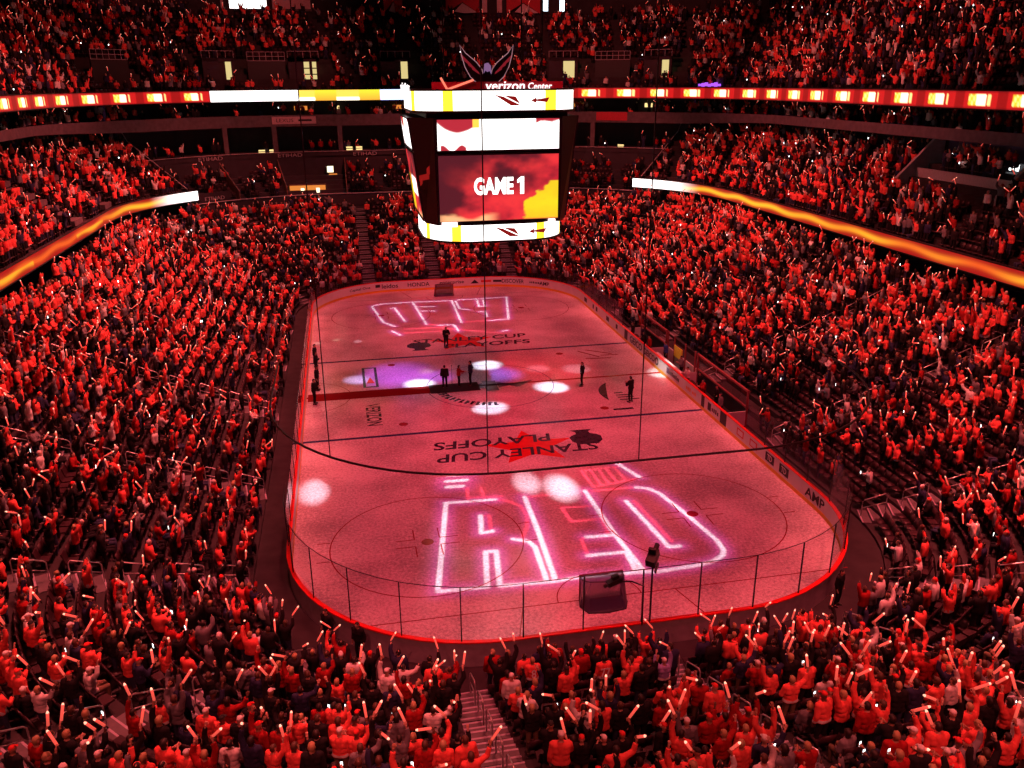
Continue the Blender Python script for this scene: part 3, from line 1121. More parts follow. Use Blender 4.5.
MB().box((14.36, -3.3, 0.0), (14.44, 2.5, 1.25)).build('back_wall', M['board_white'], t)
mb = MB()
mb.box((14.26, -0.7, 1.0), (14.33, 0.8, 1.85))
tag(mb.build('yellow_banner', M['yellow_cloth']), 'bright yellow cloth hung between the team benches', 'banner')
# row of pale step lights behind the benches is part of the stand: a lit edge strip
for (x, y0, y1, z, lab) in ((17.55, -9.5, 4.0, 0.92, 'dotted white edge strip along a row above the team benches'),
                            (17.2, -25.5, -20.5, 0.92, 'dotted white edge strip in the dark empty seats right of the rink corner')):
    mb = MB()
    k = 0
    yy = y0
    while yy < y1:
        mb.box((x - 0.05, yy, z), (x + 0.05, yy + 0.42, z + 0.02))
        yy += 0.75
    tag(mb.build('edge_strip', M['nosing']), lab, 'edge strip')

# ================================================================== SCOREBOARD
sb = thing('scoreboard', (0, 0, 11.0), 'huge centre-hung scoreboard with lit screens, reading GAME 1, over the ice', 'scoreboard')


def rsq(h, r, n=10):
    P = []
    for cx, cy, a0 in ((h - r, h - r, 0), (-(h - r), h - r, PI / 2), (-(h - r), -(h - r), PI), (h - r, -(h - r), 1.5 * PI)):
        for k in range(n + 1):
            a = a0 + PI / 2 * k / n
            P.append((cx + r * math.cos(a), cy + r * math.sin(a)))
    return P


def ring_wall(P, z0, z1, m, name, inner=0.25, cap=True, mi_of=None, mats=None):
    mbx = MB()
    n = len(P)
    for i in range(n):
        j = (i + 1) % n
        a, b = P[i], P[j]
        mi = mi_of(i, a, b) if mi_of else 0
        mbx.quad((*a, z0), (*b, z0), (*b, z1), (*a, z1), mi)
    return mbx.build(name, mats or m, sb)


# top and bottom display rings (dense, so that coloured blocks can sit on them)
for (h, r, z0, z1, nm) in ((5.02, 2.4, 19.02, 20.12, 'upper_ring_display'), (4.5, 2.9, 11.25, 12.25, 'lower_ring_display')):
    P0 = np.array(rsq(h, r, 14))
    P0 = np.vstack([P0, P0[:1]])
    Pd, td = resample(P0, 0.12)
    Pd = Pd[:-1]

    def block(i, a, b):
        ang = math.degrees(math.atan2((a[1] + b[1]) / 2, (a[0] + b[0]) / 2))
        q = (ang + 45) % 90 - 45
        if -35 < q < -29 or 29 < q < 35:
            return 1
        return 0
    rd = ring_wall([tuple(x) for x in Pd], z0, z1, None, nm, mi_of=block, mats=[M['led_white'], M['led_yellow']])
    for zz, tk in ((z0 - 0.12, 0.12), (z1, 0.1)):
        mb = MB()
        hr = rsq(h + 0.06, r, 10)
        n = len(hr)
        mb.add([(x, y, zz) for x, y in hr] + [(x, y, zz + tk) for x, y in hr],
               [tuple(range(n - 1, -1, -1)), tuple(range(n, 2 * n))] + [(i, (i + 1) % n, (i + 1) % n + n, i + n) for i in range(n)])
        mb.build('ring_rim', M['black_metal'], sb)
    # red winged mark and small red tick on the white front of the ring
    zc = (z0 + z1) / 2
    mk = MB()
    yy = -h - 0.012
    for (x0, dx) in ((0.1, 0.0), (-4.1 if h > 5 else -3.3, 0)):
        sc = 1.0 if x0 > -1 else 0.6
        if x0 < -1:
            continue
        mk.add([(x0 - 0.45 * sc, yy, zc + 0.34), (x0 + 0.1 * sc, yy, zc + 0.22), (x0 + 1.2 * sc, yy, zc - 0.30), (x0 + 0.55 * sc, yy, zc - 0.28)], [(0, 1, 2, 3)])
        mk.add([(x0 + 0.1 * sc, yy, zc + 0.3), (x0 + 0.85 * sc, yy, zc + 0.22), (x0 + 1.15 * sc, yy, zc - 0.22)], [(0, 1, 2)])
        mk.add([(x0 + 1.75 * sc, yy, zc - 0.02), (x0 + 2.1 * sc, yy, zc + 0.16), (x0 + 2.1 * sc, yy, zc - 0.16)], [(0, 1, 2)])
        mk.add([(x0 + 2.1 * sc, yy, zc + 0.05), (x0 + 2.9 * sc, yy, zc + 0.16), (x0 + 2.75 * sc, yy, zc - 0.12), (x0 + 2.1 * sc, yy, zc - 0.05)], [(0, 1, 2, 3)])
    mk.build('ring_mark', M['led_darkred'], rd)

# body: dark core with four leaning faces, screens on each
core = MB()
topz, botz = 18.62, 12.3
PT = [(-3.95, -4.55), (3.95, -4.55), (5.25, -3.2), (5.25, 3.2), (3.95, 4.55), (-3.95, 4.55), (-5.25, 3.2), (-5.25, -3.2)]
PB = [(-3.85, -4.45), (3.85, -4.45), (4.5, -3.2), (4.5, 3.2), (3.85, 4.45), (-3.85, 4.45), (-4.5, 3.2), (-4.5, -3.2)]
n = 8
core.add([(x, y, botz) for x, y in PB] + [(x, y, topz) for x, y in PT],
         [tuple(range(7, -1, -1)), tuple(range(8, 16))] + [(i, (i + 1) % n, (i + 1) % n + n, i + n) for i in range(n)])
core.build('core_housing', M['black_metal'], sb)
MB().box((-3.3, -3.3, 11.35), (3.3, 3.3, 12.3)).build('lower_collar', M['black_metal'], sb)
MB().box((-4.3, -4.3, 18.62), (4.3, 4.3, 19.1)).build('upper_collar', M['black_metal'], sb)
for sx in (-1, 1):
    for sy in (-1, 1):
        MB().tube([(sx * 3, sy * 3, 20.1), (sx * 3, sy * 3, 44)], 0.04, 6).build('hoist_cable', M['black_metal'], sb)


def picture_mesh(name, origin, ux, uy, w, h, nx, ny, fn, m, parent, holes=None):
    """a flat screen whose picture fn(s, t) -> rgb lives on its mesh; s, t in 0..1"""
    s = np.linspace(0, 1, nx + 1)
    t_ = np.linspace(0, 1, ny + 1)
    SS, TT = np.meshgrid(s, t_, indexing='xy')
    o_, ux, uy = np.array(origin, float), np.array(ux, float), np.array(uy, float)
    V = o_ + (SS.ravel()[:, None] - 0.5) * w * ux + (TT.ravel()[:, None] - 0.5) * h * uy
    i = np.arange(nx)[None, :] + (nx + 1) * np.arange(ny)[:, None]
    i = i.ravel()
    Ft = np.concatenate([np.stack([i, i + 1, i + nx + 2], 1), np.stack([i, i + nx + 2, i + nx + 1], 1)])
    me = raw_mesh(name, V, Ft, np.zeros(len(Ft), int), [m])
    c = fn(SS.ravel(), TT.ravel())
    at = me.color_attributes.new('picture', 'FLOAT_COLOR', 'POINT')
    at.data.foreach_set('color', np.concatenate([c, np.ones((len(c), 1))], 1).astype(np.float32).ravel())
    return link(name, me, parent)


def value_noise(s, t, f, seed):
    r = np.random.default_rng(seed)
    g = r.random((64, 64))
    x, y = s * f, t * f
    xi, yi = np.floor(x).astype(int), np.floor(y).astype(int)
    fx, fy = x - xi, y - yi
    fx, fy = fx * fx * (3 - 2 * fx), fy * fy * (3 - 2 * fy)
    G = lambda a, b: g[a % 64, b % 64]
    return (G(xi, yi) * (1 - fx) + G(xi + 1, yi) * fx) * (1 - fy) + (G(xi, yi + 1) * (1 - fx) + G(xi + 1, yi + 1) * fx) * fy


def fbm(s, t, f, seed):
    return sum(value_noise(s, t, f * 2 ** k, seed + k) * 0.5 ** (k + 1) for k in range(5))


def smooth(x, a, b):
    x = np.clip((x - a) / (b - a), 0, 1)
    return x * x * (3 - 2 * x)


def main_picture(s, t):
    n1 = fbm(s * 1.3, t, 3.0, 3)
    red = smooth(n1 + 0.55 * s - 0.25 * t + 0.12 * np.sin(6 * s), 0.42, 0.85)
    dark = smooth(fbm(s, t, 2.2, 11) + 0.45 * t - 0.6 * s, 0.42, 0.72)
    red = red * (1 - 0.85 * dark)
    c = np.stack([0.10 + 0.85 * red, 0.012 + 0.05 * red * n1, 0.02 + 0.03 * red], 1)
    n2 = fbm(s, t, 4.0, 21)
    yel = smooth((s - 0.74) * 2.2 + (0.55 - t) * 0.9 + (n2 - 0.5) * 0.9, 0.30, 0.36) * smooth(t, -0.01, 0.03) * (t < 0.60)
    c = c * (1 - yel[:, None]) + yel[:, None] * np.stack([1.0 + 0 * s, 0.50 + 0.35 * n2, 0.02 + 0 * s], 1)
    fl = smooth(0.13 - t + (n2 - 0.5) * 0.22, 0.0, 0.06) * smooth(0.45 - np.abs(s - 0.22), 0.15, 0.3)
    c = c * (1 - fl[:, None]) + fl[:, None] * np.array([1.2, 0.55, 0.25])
    return c


def strip_picture(s, t):
    n1 = fbm(s * 2, t * 0.7, 4.0, 5)
    w = 1.0 - smooth(t + 0.32 * np.abs(np.sin(9 * s)) * (s < 0.42) + 0.1 * n1, 0.88, 0.98) * (s < 0.34) - smooth(t + n1 * 0.25, 1.0, 1.08) * (s > 0.8)
    lo = smooth(0.10 + 0.10 * np.sin(40 * s) - t, 0.0, 0.05) * ((s > 0.02) & (s < 0.23))
    w = np.clip(w - lo, 0, 1)
    base = np.array([0.55, 0.03, 0.05])
    c = base + w[:, None] * (np.array([2.4, 2.25, 2.15]) - base)
    ye = ((s > 0.29) & (s < 0.34) & (t > 0.72))
    c[ye] = [1.6, 0.8, 0.1]
    return c


def side_picture(s, t):
    c = main_picture(1 - s, t)
    w = smooth(0.16 - np.abs(t - 0.45), 0, 0.05) * smooth(0.3 - np.abs(s - 0.5), 0, 0.1)
    return c + w[:, None] * np.array([3.0, 2.9, 2.8])


for k in range(4):
    rotz = Matrix.Rotation(k * PI / 2, 3, 'Z')
    if k in (0, 2):
        hw, ft, fb = 3.72, 4.60, 4.50
    else:
        hw, ft, fb = 3.05, 5.30, 4.55
    yat = lambda z: -(fb + (ft - fb) * (z - botz) / (topz - botz))
    ux = rotz @ Vector((1, 0, 0))
    for (z0, z1, nm, fn) in ((16.75, 18.52, 'upper_screen', strip_picture), (12.52, 16.45, 'main_screen', main_picture if k == 0 else side_picture)):
        a, b = Vector((0, yat(z0), z0)), Vector((0, yat(z1), z1))
        d = (b - a)
        c = rotz @ ((a + b) / 2)
        pic = picture_mesh(nm, c, ux, (rotz @ d).normalized(), 2 * hw, d.length, 110, 60, fn, M['video'], sb)
        fr = MB()
        mtx = frame(c, ux, (rotz @ d).normalized())
        w2, h2 = hw, d.length / 2
        for (x0, y0, x1, y1) in ((-w2 - 0.09, -h2 - 0.09, w2 + 0.09, -h2), (-w2 - 0.09, h2, w2 + 0.09, h2 + 0.09), (-w2 - 0.09, -h2, -w2, h2), (w2, -h2, w2 + 0.09, h2)):
            fr.box((x0, y0, -0.05), (x1, y1, 0.05), 0, mtx)
        fr.build('screen_frame', M['black_metal'], sb)
        if nm == 'main_screen' and k == 0:
            m2 = frame(Vector(c) + rotz @ Vector((0.0, -0.03, 0)), ux, (rotz @ d).normalized())
            text_obj('screen_lettering', 'GAME', m2 @ Matrix.Translation((-0.35, 0.12, 0)), M['led_white'], pic, 1.05, 2.45, 0.01, 0.035)
            MB().add([m2 @ Vector((1.28 + a, 0.12 + b, c)) for c in (0.0, 0.01) for a, b in ((0.02, -0.52), (0.26, -0.52), (0.26, 0.52), (0.06, 0.52), (-0.16, 0.34), (-0.16, 0.14), (0.02, 0.22))],
                     [(6, 5, 4, 3, 2, 1, 0), (7, 8, 9, 10, 11, 12, 13)]).build('screen_lettering', M['led_white'], pic)
# speakers low on the front corners (white lit boxes)
for (x, w) in ((-3.15, 0.95), (3.3, 0.42)):
    MB().box((x - w / 2, -4.75, 12.22), (x + w / 2, -4.5, 12.5)).build('corner_lamp', M['led_pink'], sb)
# dark angled corner panels with a red figure on the left one
mb = MB()
a, b = Vector((-5.02, -3.48, 0)), Vector((-4.18, -4.34, 0))
nn = Vector((-0.72, -0.70, 0)) * 0.06
for (s0, s1, z0, z1) in ((0.1, 0.95, 14.9, 15.25), (0.62, 1.0, 15.2, 15.7), (0.15, 0.5, 14.6, 14.95)):
    p0, p1 = a.lerp(b, s0) + nn, a.lerp(b, s1) + nn
    mb.quad((p0.x * 0.965, p0.y, z0), (p1.x, p1.y, z0 + 0.2), (p1.x, p1.y, z1 + 0.2), (p0.x * 0.965, p0.y, z1))
mb.build('corner_graphic', M['led_darkred'], sb)

# sign on top: tick, name and the winged crest
sign = M['neon_white']
FR = lambda x, y, z: frame((x, y, z), (1, 0, 0), (0, 0, 1))
MB().box((-3.95, -4.62, 20.18), (3.9, -4.55, 20.62)).build('sign_backing', M['banner_red'], sb)
sbk = sb.children[-1] if False else [o for o in bpy.data.objects if o.name.startswith('sign_backing')][0]
mb = MB()
for (x0, z0, x1, z1) in ((-3.42, 20.85, -3.05, 20.2), (-3.05, 20.2, -1.5, 20.72)):
    a, b = Vector((x0, -4.66, z0)), Vector((x1, -4.66, z1))
    d = (b - a).normalized()
    pz = Vector((-d.z, 0, d.x)) * 0.06
    mb.add([a - pz, b - pz, b + pz, a + pz, a - pz + Vector((0, -.05, 0)), b - pz + Vector((0, -.05, 0)), b + pz + Vector((0, -.05, 0)), a + pz + Vector((0, -.05, 0))],
           [(0, 1, 2, 3), (7, 6, 5, 4), (0, 4, 5, 1), (1, 5, 6, 2), (2, 6, 7, 3), (3, 7, 4, 0)])
mb.build('sign_tick', M['neon_red'], sbk)
text_obj('sign_lettering', 'verizon', FR(0.40, -4.66, 20.38), sign, sbk, 0.50, 2.35, 0.05, 0.012, 0.1)
text_obj('sign_lettering', 'Center', FR(2.50, -4.66, 20.36), sign, sbk, 0.38, 1.45, 0.05, 0.008, 0.1)
text_obj('sign_lettering', 'Center', frame((-5.1, -1.4, 20.36), (0, -1, 0), (0, 0, 1)), sign, sb, 0.42, 3.4, 0.05, 0.008)
text_obj('sign_lettering', 'verizon', frame((-5.1, 2.2, 20.36), (0, -1, 0), (0, 0, 1)), sign, sb, 0.46, 3.0, 0.05, 0.008)
crest = thing('winged_crest', (-0.5, -3.6, 20.6), 'dark winged crest with thin pale outlines standing on top of the scoreboard', 'crest')
cx0, cy0, cz0 = -0.5, -3.6, 20.3
wing = [(0.12, 0.0), (0.60, 0.22), (1.02, 0.60), (1.33, 1.15), (1.50, 1.75), (1.60, 2.35), (1.28, 1.92), (0.95, 1.66), (0.62, 1.40), (0.30, 1.0)]


def plate(pts, y0, y1):
    mbx = MB()
    n_ = len(pts)
    mbx.add([(x, y0, z) for x, z in pts] + [(x, y1, z) for x, z in pts],
            [tuple(range(n_)), tuple(range(2 * n_ - 1, n_ - 1, -1))] + [(i, i + n_, (i + 1) % n_ + n_, (i + 1) % n_) for i in range(n_)])
    return mbx


for s in (-1, 1):
    pts = [(cx0 + s * x, cz0 + z) for x, z in wing]
    plate(pts, cy0, cy0 + 0.12).build('wing', M['dark'], crest)
    MB().tube([(x, cy0 - 0.02, z) for x, z in pts], 0.022, 5, closed=True).build('wing_outline', M['crest_glow'], crest)
    mb = MB()
    for k in range(3):
        b0 = (0.45 + 0.22 * k, 0.72 + 0.22 * k)
        q = [(cx0 + s * (b0[0]), cz0 + b0[1]), (cx0 + s * (b0[0] + 0.45), cz0 + b0[1] + 0.28), (cx0 + s * (b0[0] + 0.5 + 0.1 * k), cz0 + b0[1] + 0.55 + 0.1 * k), (cx0 + s * (b0[0] + 0.05), cz0 + b0[1] + 0.14)]
        mb.add([(x, cy0 - 0.02, z) for x, z in q], [(0, 1, 2, 3)])
    mb.build('feather', M['crest_red'], crest)
plate([(cx0 - 0.32, cz0 - 0.12), (cx0 + 0.32, cz0 - 0.12), (cx0 + 0.26, cz0 + 0.9), (cx0, cz0 + 1.2), (cx0 - 0.26, cz0 + 0.9)], cy0 - 0.05, cy0 + 0.14).build('body_plate', M['dark'], crest)
plate([(cx0 - 0.22, cz0 + 0.78), (cx0 - 0.1, cz0 + 0.95), (cx0, cz0 + 0.86), (cx0 + 0.14, cz0 + 0.92), (cx0 + 0.24, cz0 + 0.74), (cx0 + 0.22, cz0 + 1.2), (cx0 + 0.05, cz0 + 1.38), (cx0 - 0.16, cz0 + 1.32)], cy0 - 0.12, cy0 - 0.04).build('head_plate', M['crest_violet'], crest)

# ================================================================== RIBBON DISPLAYS
def ribbon(name, strip_pts, z0, z1, colour, step, label, o_base):
    Pd, td = resample(strip_pts, step)
    t = thing(name, (Pd[len(Pd) // 2][0], Pd[len(Pd) // 2][1], z0), label, 'ribbon display', 'ribbon displays on the stand fronts')
    nz = 8
    V, Cc = [], []
    for (x, y), s in zip(Pd, td):
        for k in range(nz + 1):
            V.append((x, y, z0 + (z1 - z0) * k / nz))
            Cc.append(colour(x, y, s, k / nz))
    F_ = []
    for i in range(len(Pd) - 1):
        for k in range(nz):
            a = i * (nz + 1) + k
            F_ += [(a, a + nz + 1, a + nz + 2), (a, a + nz + 2, a + 1)]
    me = raw_mesh('screen_strip', np.array(V), np.array(F_), np.zeros(len(F_), int), [M['video']])
    at = me.color_attributes.new('picture', 'FLOAT_COLOR', 'POINT')
    at.data.foreach_set('color', np.concatenate([np.array(Cc), np.ones((len(Cc), 1))], 1).astype(np.float32).ravel())
    link('screen_strip', me, t)
    for (zz, nm) in ((z0 - 0.05, 'lower_rail'), (z1 + 0.05, 'upper_rail')):
        MB().tube([(x, y, zz) for x, y in Pd[::4]] + [(*Pd[-1], zz)], 0.05, 6).build(nm, M['black_metal'], t)
    return t


def ring_colour(x, y, s, k):
    u, v, z = project((x, y, 19.15))
    base = np.array([0.72, 0.012, 0.012]) if 0.12 < k < 0.88 else np.array([0.35, 0.006, 0.008])
    m = (-s) % 4.4
    if x < 9 and y > 45 and x > -23.5:              # the changing picture on the far left stretch
        f = (x + 23.5) / 32.5
        if f < 0.30:
            return np.array([2.6, 2.5, 2.4])
        if f < 0.36 or 0.44 < f < 0.52:
            return np.array([1.5, 0.9, 0.12]) if k > 0.3 else np.array([2.4, 2.2, 1.6])
        if f < 0.60:
            return np.array([1.1, 0.5 + 0.5 * k, 0.05])
        if f < 0.70:
            return np.array([1.2, 1.4, 3.6])
        return np.array([2.6, 2.3, 2.8]) if (int(s * 0.9) + int(k * 3)) % 3 else (np.array([0.2, 0.3, 1.8]) if k < 0.5 else np.array([1.1, 0.05, 0.05]))
    if 0.2 < k < 0.82:
        if m < 0.8:
            return np.array([1.3, 0.80, 0.05]) if (int(s * 6) + int(k * 4)) % 3 else np.array([1.6, 1.4, 0.4])
        if m < 1.7:
            return np.array([2.4, 2.0, 1.2])
        if 2.0 < m < 2.18:
            return np.array([1.8, 1.2, 0.4])
    if 2.9 < m < 3.9:
        return base * 0.55
    return base


st = ring_strip(not_near, 23.0)[0]
ribbon('ribbon_display', st, 18.55, 19.75, ring_colour, 0.16, 'upper ring of red video ribbon with yellow blocks circling the whole arena', 23.0)


def side_colour(sx):
    def f(x, y, s, k):
        u, v, z = project((x, y, 9.0))
        q = (y - 43.5) / -75.0           # 0 at the far end, 1 near
        u0 = (y - 8) / 36.0
        mid = math.exp(-((k - 0.5 + 0.10 * math.sin(y * 0.9)) / 0.22) ** 2)
        if sx > 0:
            w = smooth(np.array([u0]), 0.72, 0.92)[0]
            yl = smooth(np.array([u0]), -0.35, 0.45)[0]
            blob = 0.5 + 0.5 * math.sin(y * 0.55) * math.sin(y * 0.21 + 1)
        else:
            w = smooth(np.array([u0]), 0.80, 0.97)[0]
            yl = smooth(np.array([u0]), 0.45, 0.8)[0]
            blob = 1.0 if (math.sin(y * 0.33 + 0.6) > 0.2 and k < 0.55) else 0.15
        red = np.array([0.75, 0.016, 0.012])
        orange = np.array([1.05, 0.10, 0.015])
        yel = np.array([1.25, 0.62, 0.03])
        c = red * (0.55 + 0.45 * mid) + (orange - red) * (0.6 * mid)
        c = c + (yel - c) * min(1, mid * (yl + (1 - yl) * 0.75 * blob))
        c = c + (np.array([3.0, 2.7, 2.6]) - c) * w
        return c
    return f


for sx, nm in ((-1, 'left'), (1, 'right')):
    st = [s_ for s_ in ring_strip(in_side, 17.98) if s_[0][0] * sx > 0][0]
    ribbon('ribbon_display', st, 8.52, 9.50, side_colour(sx), 0.16,
           'glowing %s side video ribbon, white at its far end turning yellow and red' % nm, 18)

# ================================================================== FAR SUITES: dividers, counters, screens, letters
def ring_point(x_guess, o, far=True):
    P, Nn, _ = walk(o, 0.1)
    m = P[:, 1] > 0
    P, Nn = P[m], Nn[m]
    i = np.argmin(np.abs(P[:, 0] - x_guess) + 0.0 * P[:, 1])
    return P[i], Nn[i]


for x in (-22.5, -17.0, -9.2, 1.0, 9.2, 17.0, 22.5):
    (px, py), (nx, ny) = ring_point(x, 23.3)
    mtx = frame((px, py, 12.1), np.cross((0, 0, 1), (nx, ny, 0)), (0, 0, 1))
    mb = MB()
    mb.box((-0.28, 0.45, -0.5), (0.28, 3.65, -0.1), 0, mtx)
    structure(mb.build('wall_suite_pier', M['concrete_pale']))
for x in (-15.8, -8.9, 6.5, 15.5, -21.0):
    (px, py), (nx, ny) = ring_point(x, 18.5)
    mtx = frame((px, py, BOX_Z), np.cross((0, 0, 1), (nx, ny, 0)), (0, 0, 1))
    mb = MB()
    mb.add([mtx @ Vector(v) for v in ((-0.06, -0.3, 0), (0.06, -0.3, 0), (0.06, 1.0, 0), (-0.06, 1.0, 0), (-0.06, 1.6, -4.6), (0.06, 1.6, -4.6), (0.06, 3.9, -4.6), (-0.06, 3.9, -4.6))],
           [(0, 1, 2, 3), (4, 7, 6, 5), (0, 3, 7, 4), (1, 5, 6, 2), (3, 2, 6, 7), (0, 4, 5, 1)])
    structure(mb.build('wall_box_divider', M['suite_wood']))
for x in (-24.3, -15.4, -6.3, 4.0, 13.5):
    (px, py), (nx, ny) = ring_point(x, 23.16)
    o = bend(text_obj('suite_lettering', 'ETIHAD', Matrix.Identity(4), M['letter_grey'], None, 0.42, 2.9, 0.03, 0.0), arc_at(px, py, 23.17), 23.17, 12.24)
    tag(o, {-24.3: 'pale ETIHAD letters on the far suite front, leftmost of the upper row', -15.4: 'pale ETIHAD letters on the far suite front above the lit desk',
            -6.3: 'pale ETIHAD letters on the far suite front just left of the scoreboard', 4.0: 'pale ETIHAD letters on the far suite front behind the scoreboard',
            13.5: 'pale ETIHAD letters on the far suite front just right of the scoreboard'}[x], 'lettering', 'ETIHAD letters on the suite fronts')
for x, lb in ((-23.6, 'pale ETIHAD letters by the far end of the left ribbon'), (27.3, 'pale ETIHAD letters by the far end of the right ribbon')):
    (px, py), (nx, ny) = ring_point(x, 18.6)
    mtx = frame((px, py, 8.3), np.cross((0, 0, 1), (nx, ny, 0)), (0, 0, 1))
    mb = MB()
    mb.box((-2.0, -0.5, -0.15), (2.0, 0.75, -0.05), 0, mtx)
    structure(mb.build('wall_corner_panel', M['wall_dark']))
    tag(text_obj('suite_lettering', 'ETIHAD', mtx @ Matrix.Translation((0, 0.1, -0.04)), M['letter_grey'], None, 0.4, 2.4, 0.03), lb, 'lettering', 'ETIHAD letters on the suite fronts')
# lit desk with two lamps, orange screen
t = thing('lit_counter', (-14.3, 50.2, 8.4), 'amber lit bar counter with two glaring lamps in a far suite, left of the scoreboard', 'counter')
MB().box((-15.6, 50.0, 7.9), (-11.4, 50.5, 8.95)).build('counter_front', M['amber_screen'], t)
cfr = [o for o in bpy.data.objects if o.name.startswith('counter_front')][0]
MB().box((-15.7, 49.9, 8.95), (-11.3, 50.6, 9.03)).build('counter_top', M['suite_wood'], t)
for x in (-14.1, -12.3):
    MB().tube([(x, 49.85, 8.1), (x, 49.85, 8.62)], 0.22, 10).build('lamp', M['led_cream'], cfr)
t = thing('suite_television', (-10.7, 53.2, 10.0), 'small bright television glowing orange in a far suite above the counter', 'television')
MB().box((-11.2, 53.15, 10.0), (-10.2, 53.25, 10.95)).build('bezel', M['black_metal'], t)
MB().box((-11.08, 53.12, 10.1), (-10.32, 53.16, 10.85)).build('screen', M['led_cream'], t)
mb = MB()
mb.box((-10.9, 53.0, 9.3), (-9.9, 53.1, 9.95))
tag(mb.build('amber_panel', M['amber_screen']), 'amber lit panel under the small television in the far suite', 'panel')
for i, (x, z) in enumerate(((-18.7, 12.72), (-17.4, 12.72), (-8.2, 12.85), (-7.0, 12.85), (0.2, 12.9), (26.0, 12.7))):
    (px, py), (nx, ny) = ring_point(x, 23.9)
    mtx = frame((px, py, z), np.cross((0, 0, 1), (nx, ny, 0)), (0, 0, 1))
    mb = MB()
    mb.box((-0.38, -0.22, 0), (0.38, -0.06, 0.1), 0, mtx)
    mb.box((-0.38, 0.04, 0), (0.38, 0.20, 0.1), 0, mtx)
    w = ('leftmost pair of the far suites', 'second from left', 'above the television', 'nearest left of the scoreboard',
         'beside the left scoreboard corner', 'right of the scoreboard')[i]
    tag(mb.build('step_lamp', M['warm_lamp']), 'small yellow twin-bar lamp on a suite floor, ' + w, 'lamp', 'yellow lamps in the far suites')
# parapet lines
mb = MB()
for st in ring_strip(in_far, 18.1):
    rs, _ = resample(st, 1.5)
    mb.tube([(x, y, 8.05) for x, y in rs], 0.05, 5)
structure(mb.build('trim_5', M['letter_grey']))
mb = MB()
for st in ring_strip(in_far, 23.12):
    rs, _ = resample(st, 1.5)
    mb.tube([(x, y, 12.6) for x, y in rs], 0.045, 5)
structure(mb.build('trim_6', M['letter_grey']))
# signs on the concrete band
(px, py), (nx, ny) = ring_point(-14.6, 23.40)
t = thing('band_sign', (px, py, 16.0), 'pale LEXUS sign on the grey band, far left of the scoreboard', 'sign')
mtx = frame((px, py, 16.4), np.cross((0, 0, 1), (nx, ny, 0)), (0, 0, 1))
mb = MB()
a0_ = arc_at(px, py, 23.40)
bx = [(a, b, c) for a in np.linspace(-2.6, 2.6, 14) for b, c in ((-0.42, -0.03), (0.42, -0.03), (0.42, 0.03), (-0.42, 0.03))]
mb.add(bx, [(4 * i + j, 4 * i + (j + 1) % 4, 4 * i + 4 + (j + 1) % 4, 4 * i + 4 + j) for i in range(13) for j in range(4)])
bend(mb.build('sign_plate', M['sign_pale'], t, False), a0_, 23.40, 16.3)
bend(text_obj('sign_lettering', 'LEXUS', Matrix.Translation((-1.1, 0, 0.04)), M['ad_black'], t, 0.4, 2.0, 0.01), a0_, 23.40, 16.3)
bend(MB().box((0.5, -0.12, 0.032), (2.1, 0.1, 0.04)).build('sign_line', M['ad_black'], t, False), a0_, 23.40, 16.3)
for (x, w, m, lab) in ((24.0, 5.5, 'banner_red', 'long dull red panel on the grey band, right of the scoreboard'),):
    (px, py), (nx, ny) = ring_point(x, 23.40)
    mtx = frame((px, py, 16.35), np.cross((0, 0, 1), (nx, ny, 0)), (0, 0, 1))
    mb = MB()
    mb.box((-w / 2, -0.5, -0.02), (w / 2, 0.5, 0.04), 0, mtx)
    tag(mb.build('advert_board', M[m]), lab, 'advert board')
# the navy sign over the right club exit, and its sloping exit walls
t = thing('club_exit_sign', (40.3, 2.4, 14.6), 'dark navy club sign over the exit at the back of the right-hand club deck', 'sign')
mtx = frame((40.3, 2.6, 15.2), (0, -1, 0), (0, 0, 1))
MB().box((-5.0, -0.6, -0.02), (5.0, 0.6, 0.08), 0, mtx).build('sign_plate', M['sign_navy'], t)
text_obj('sign_lettering', 'Acela Club', mtx @ Matrix.Translation((-2.6, 0, 0.085)), M['letter_grey'], t, 0.5, 2.8, 0.01)
for y in (8.4, -3.4):
    mb = MB()
    vs = [(36.2, y, 11.6), (40.4, y, 13.9), (40.4, y, 15.9), (39.4, y, 15.9), (36.2, y, 12.7)]
    mb.add([(a, b - 0.15, c) for a, b, c in vs] + [(a, b + 0.15, c) for a, b, c in vs], [(0, 1, 2, 3, 4), (9, 8, 7, 6, 5)] + [(i, i + 5, (i + 1) % 5 + 5, (i + 1) % 5) for i in range(5)])
    structure(mb.build('wall_club_exit', M['letter_grey']))
mb = MB()
mb.box((38.0, -3.2, 12.6), (38.2, 8.2, 13.6))
structure(mb.build('wall_club_exit_front', M['letter_grey']))
mb = MB()
mb.box((40.2, -0.4, 14.05), (40.28, 0.5, 14.6))
tag(mb.build('suite_screen', M['phone_white']), 'small brilliant white screen under the navy club sign on the right', 'screen')
# left club deck exits: two sloping pale ramps
for (y, lab) in ((21.0, ''), (31.0, '')):
    mb = MB()
    for k in range(CLUB_N - 1):
        o = CLUB_O + TR * k
        x = -(HX + o)
        z = CLUB_Z + CLUB_R * k
        mb.box((x - TR / 2, y - 1.2, z + 0.3), (x + TR / 2, y + 1.2, z + 0.75))
    structure(mb.build('wall_club_ramp', M['concrete_pale']))

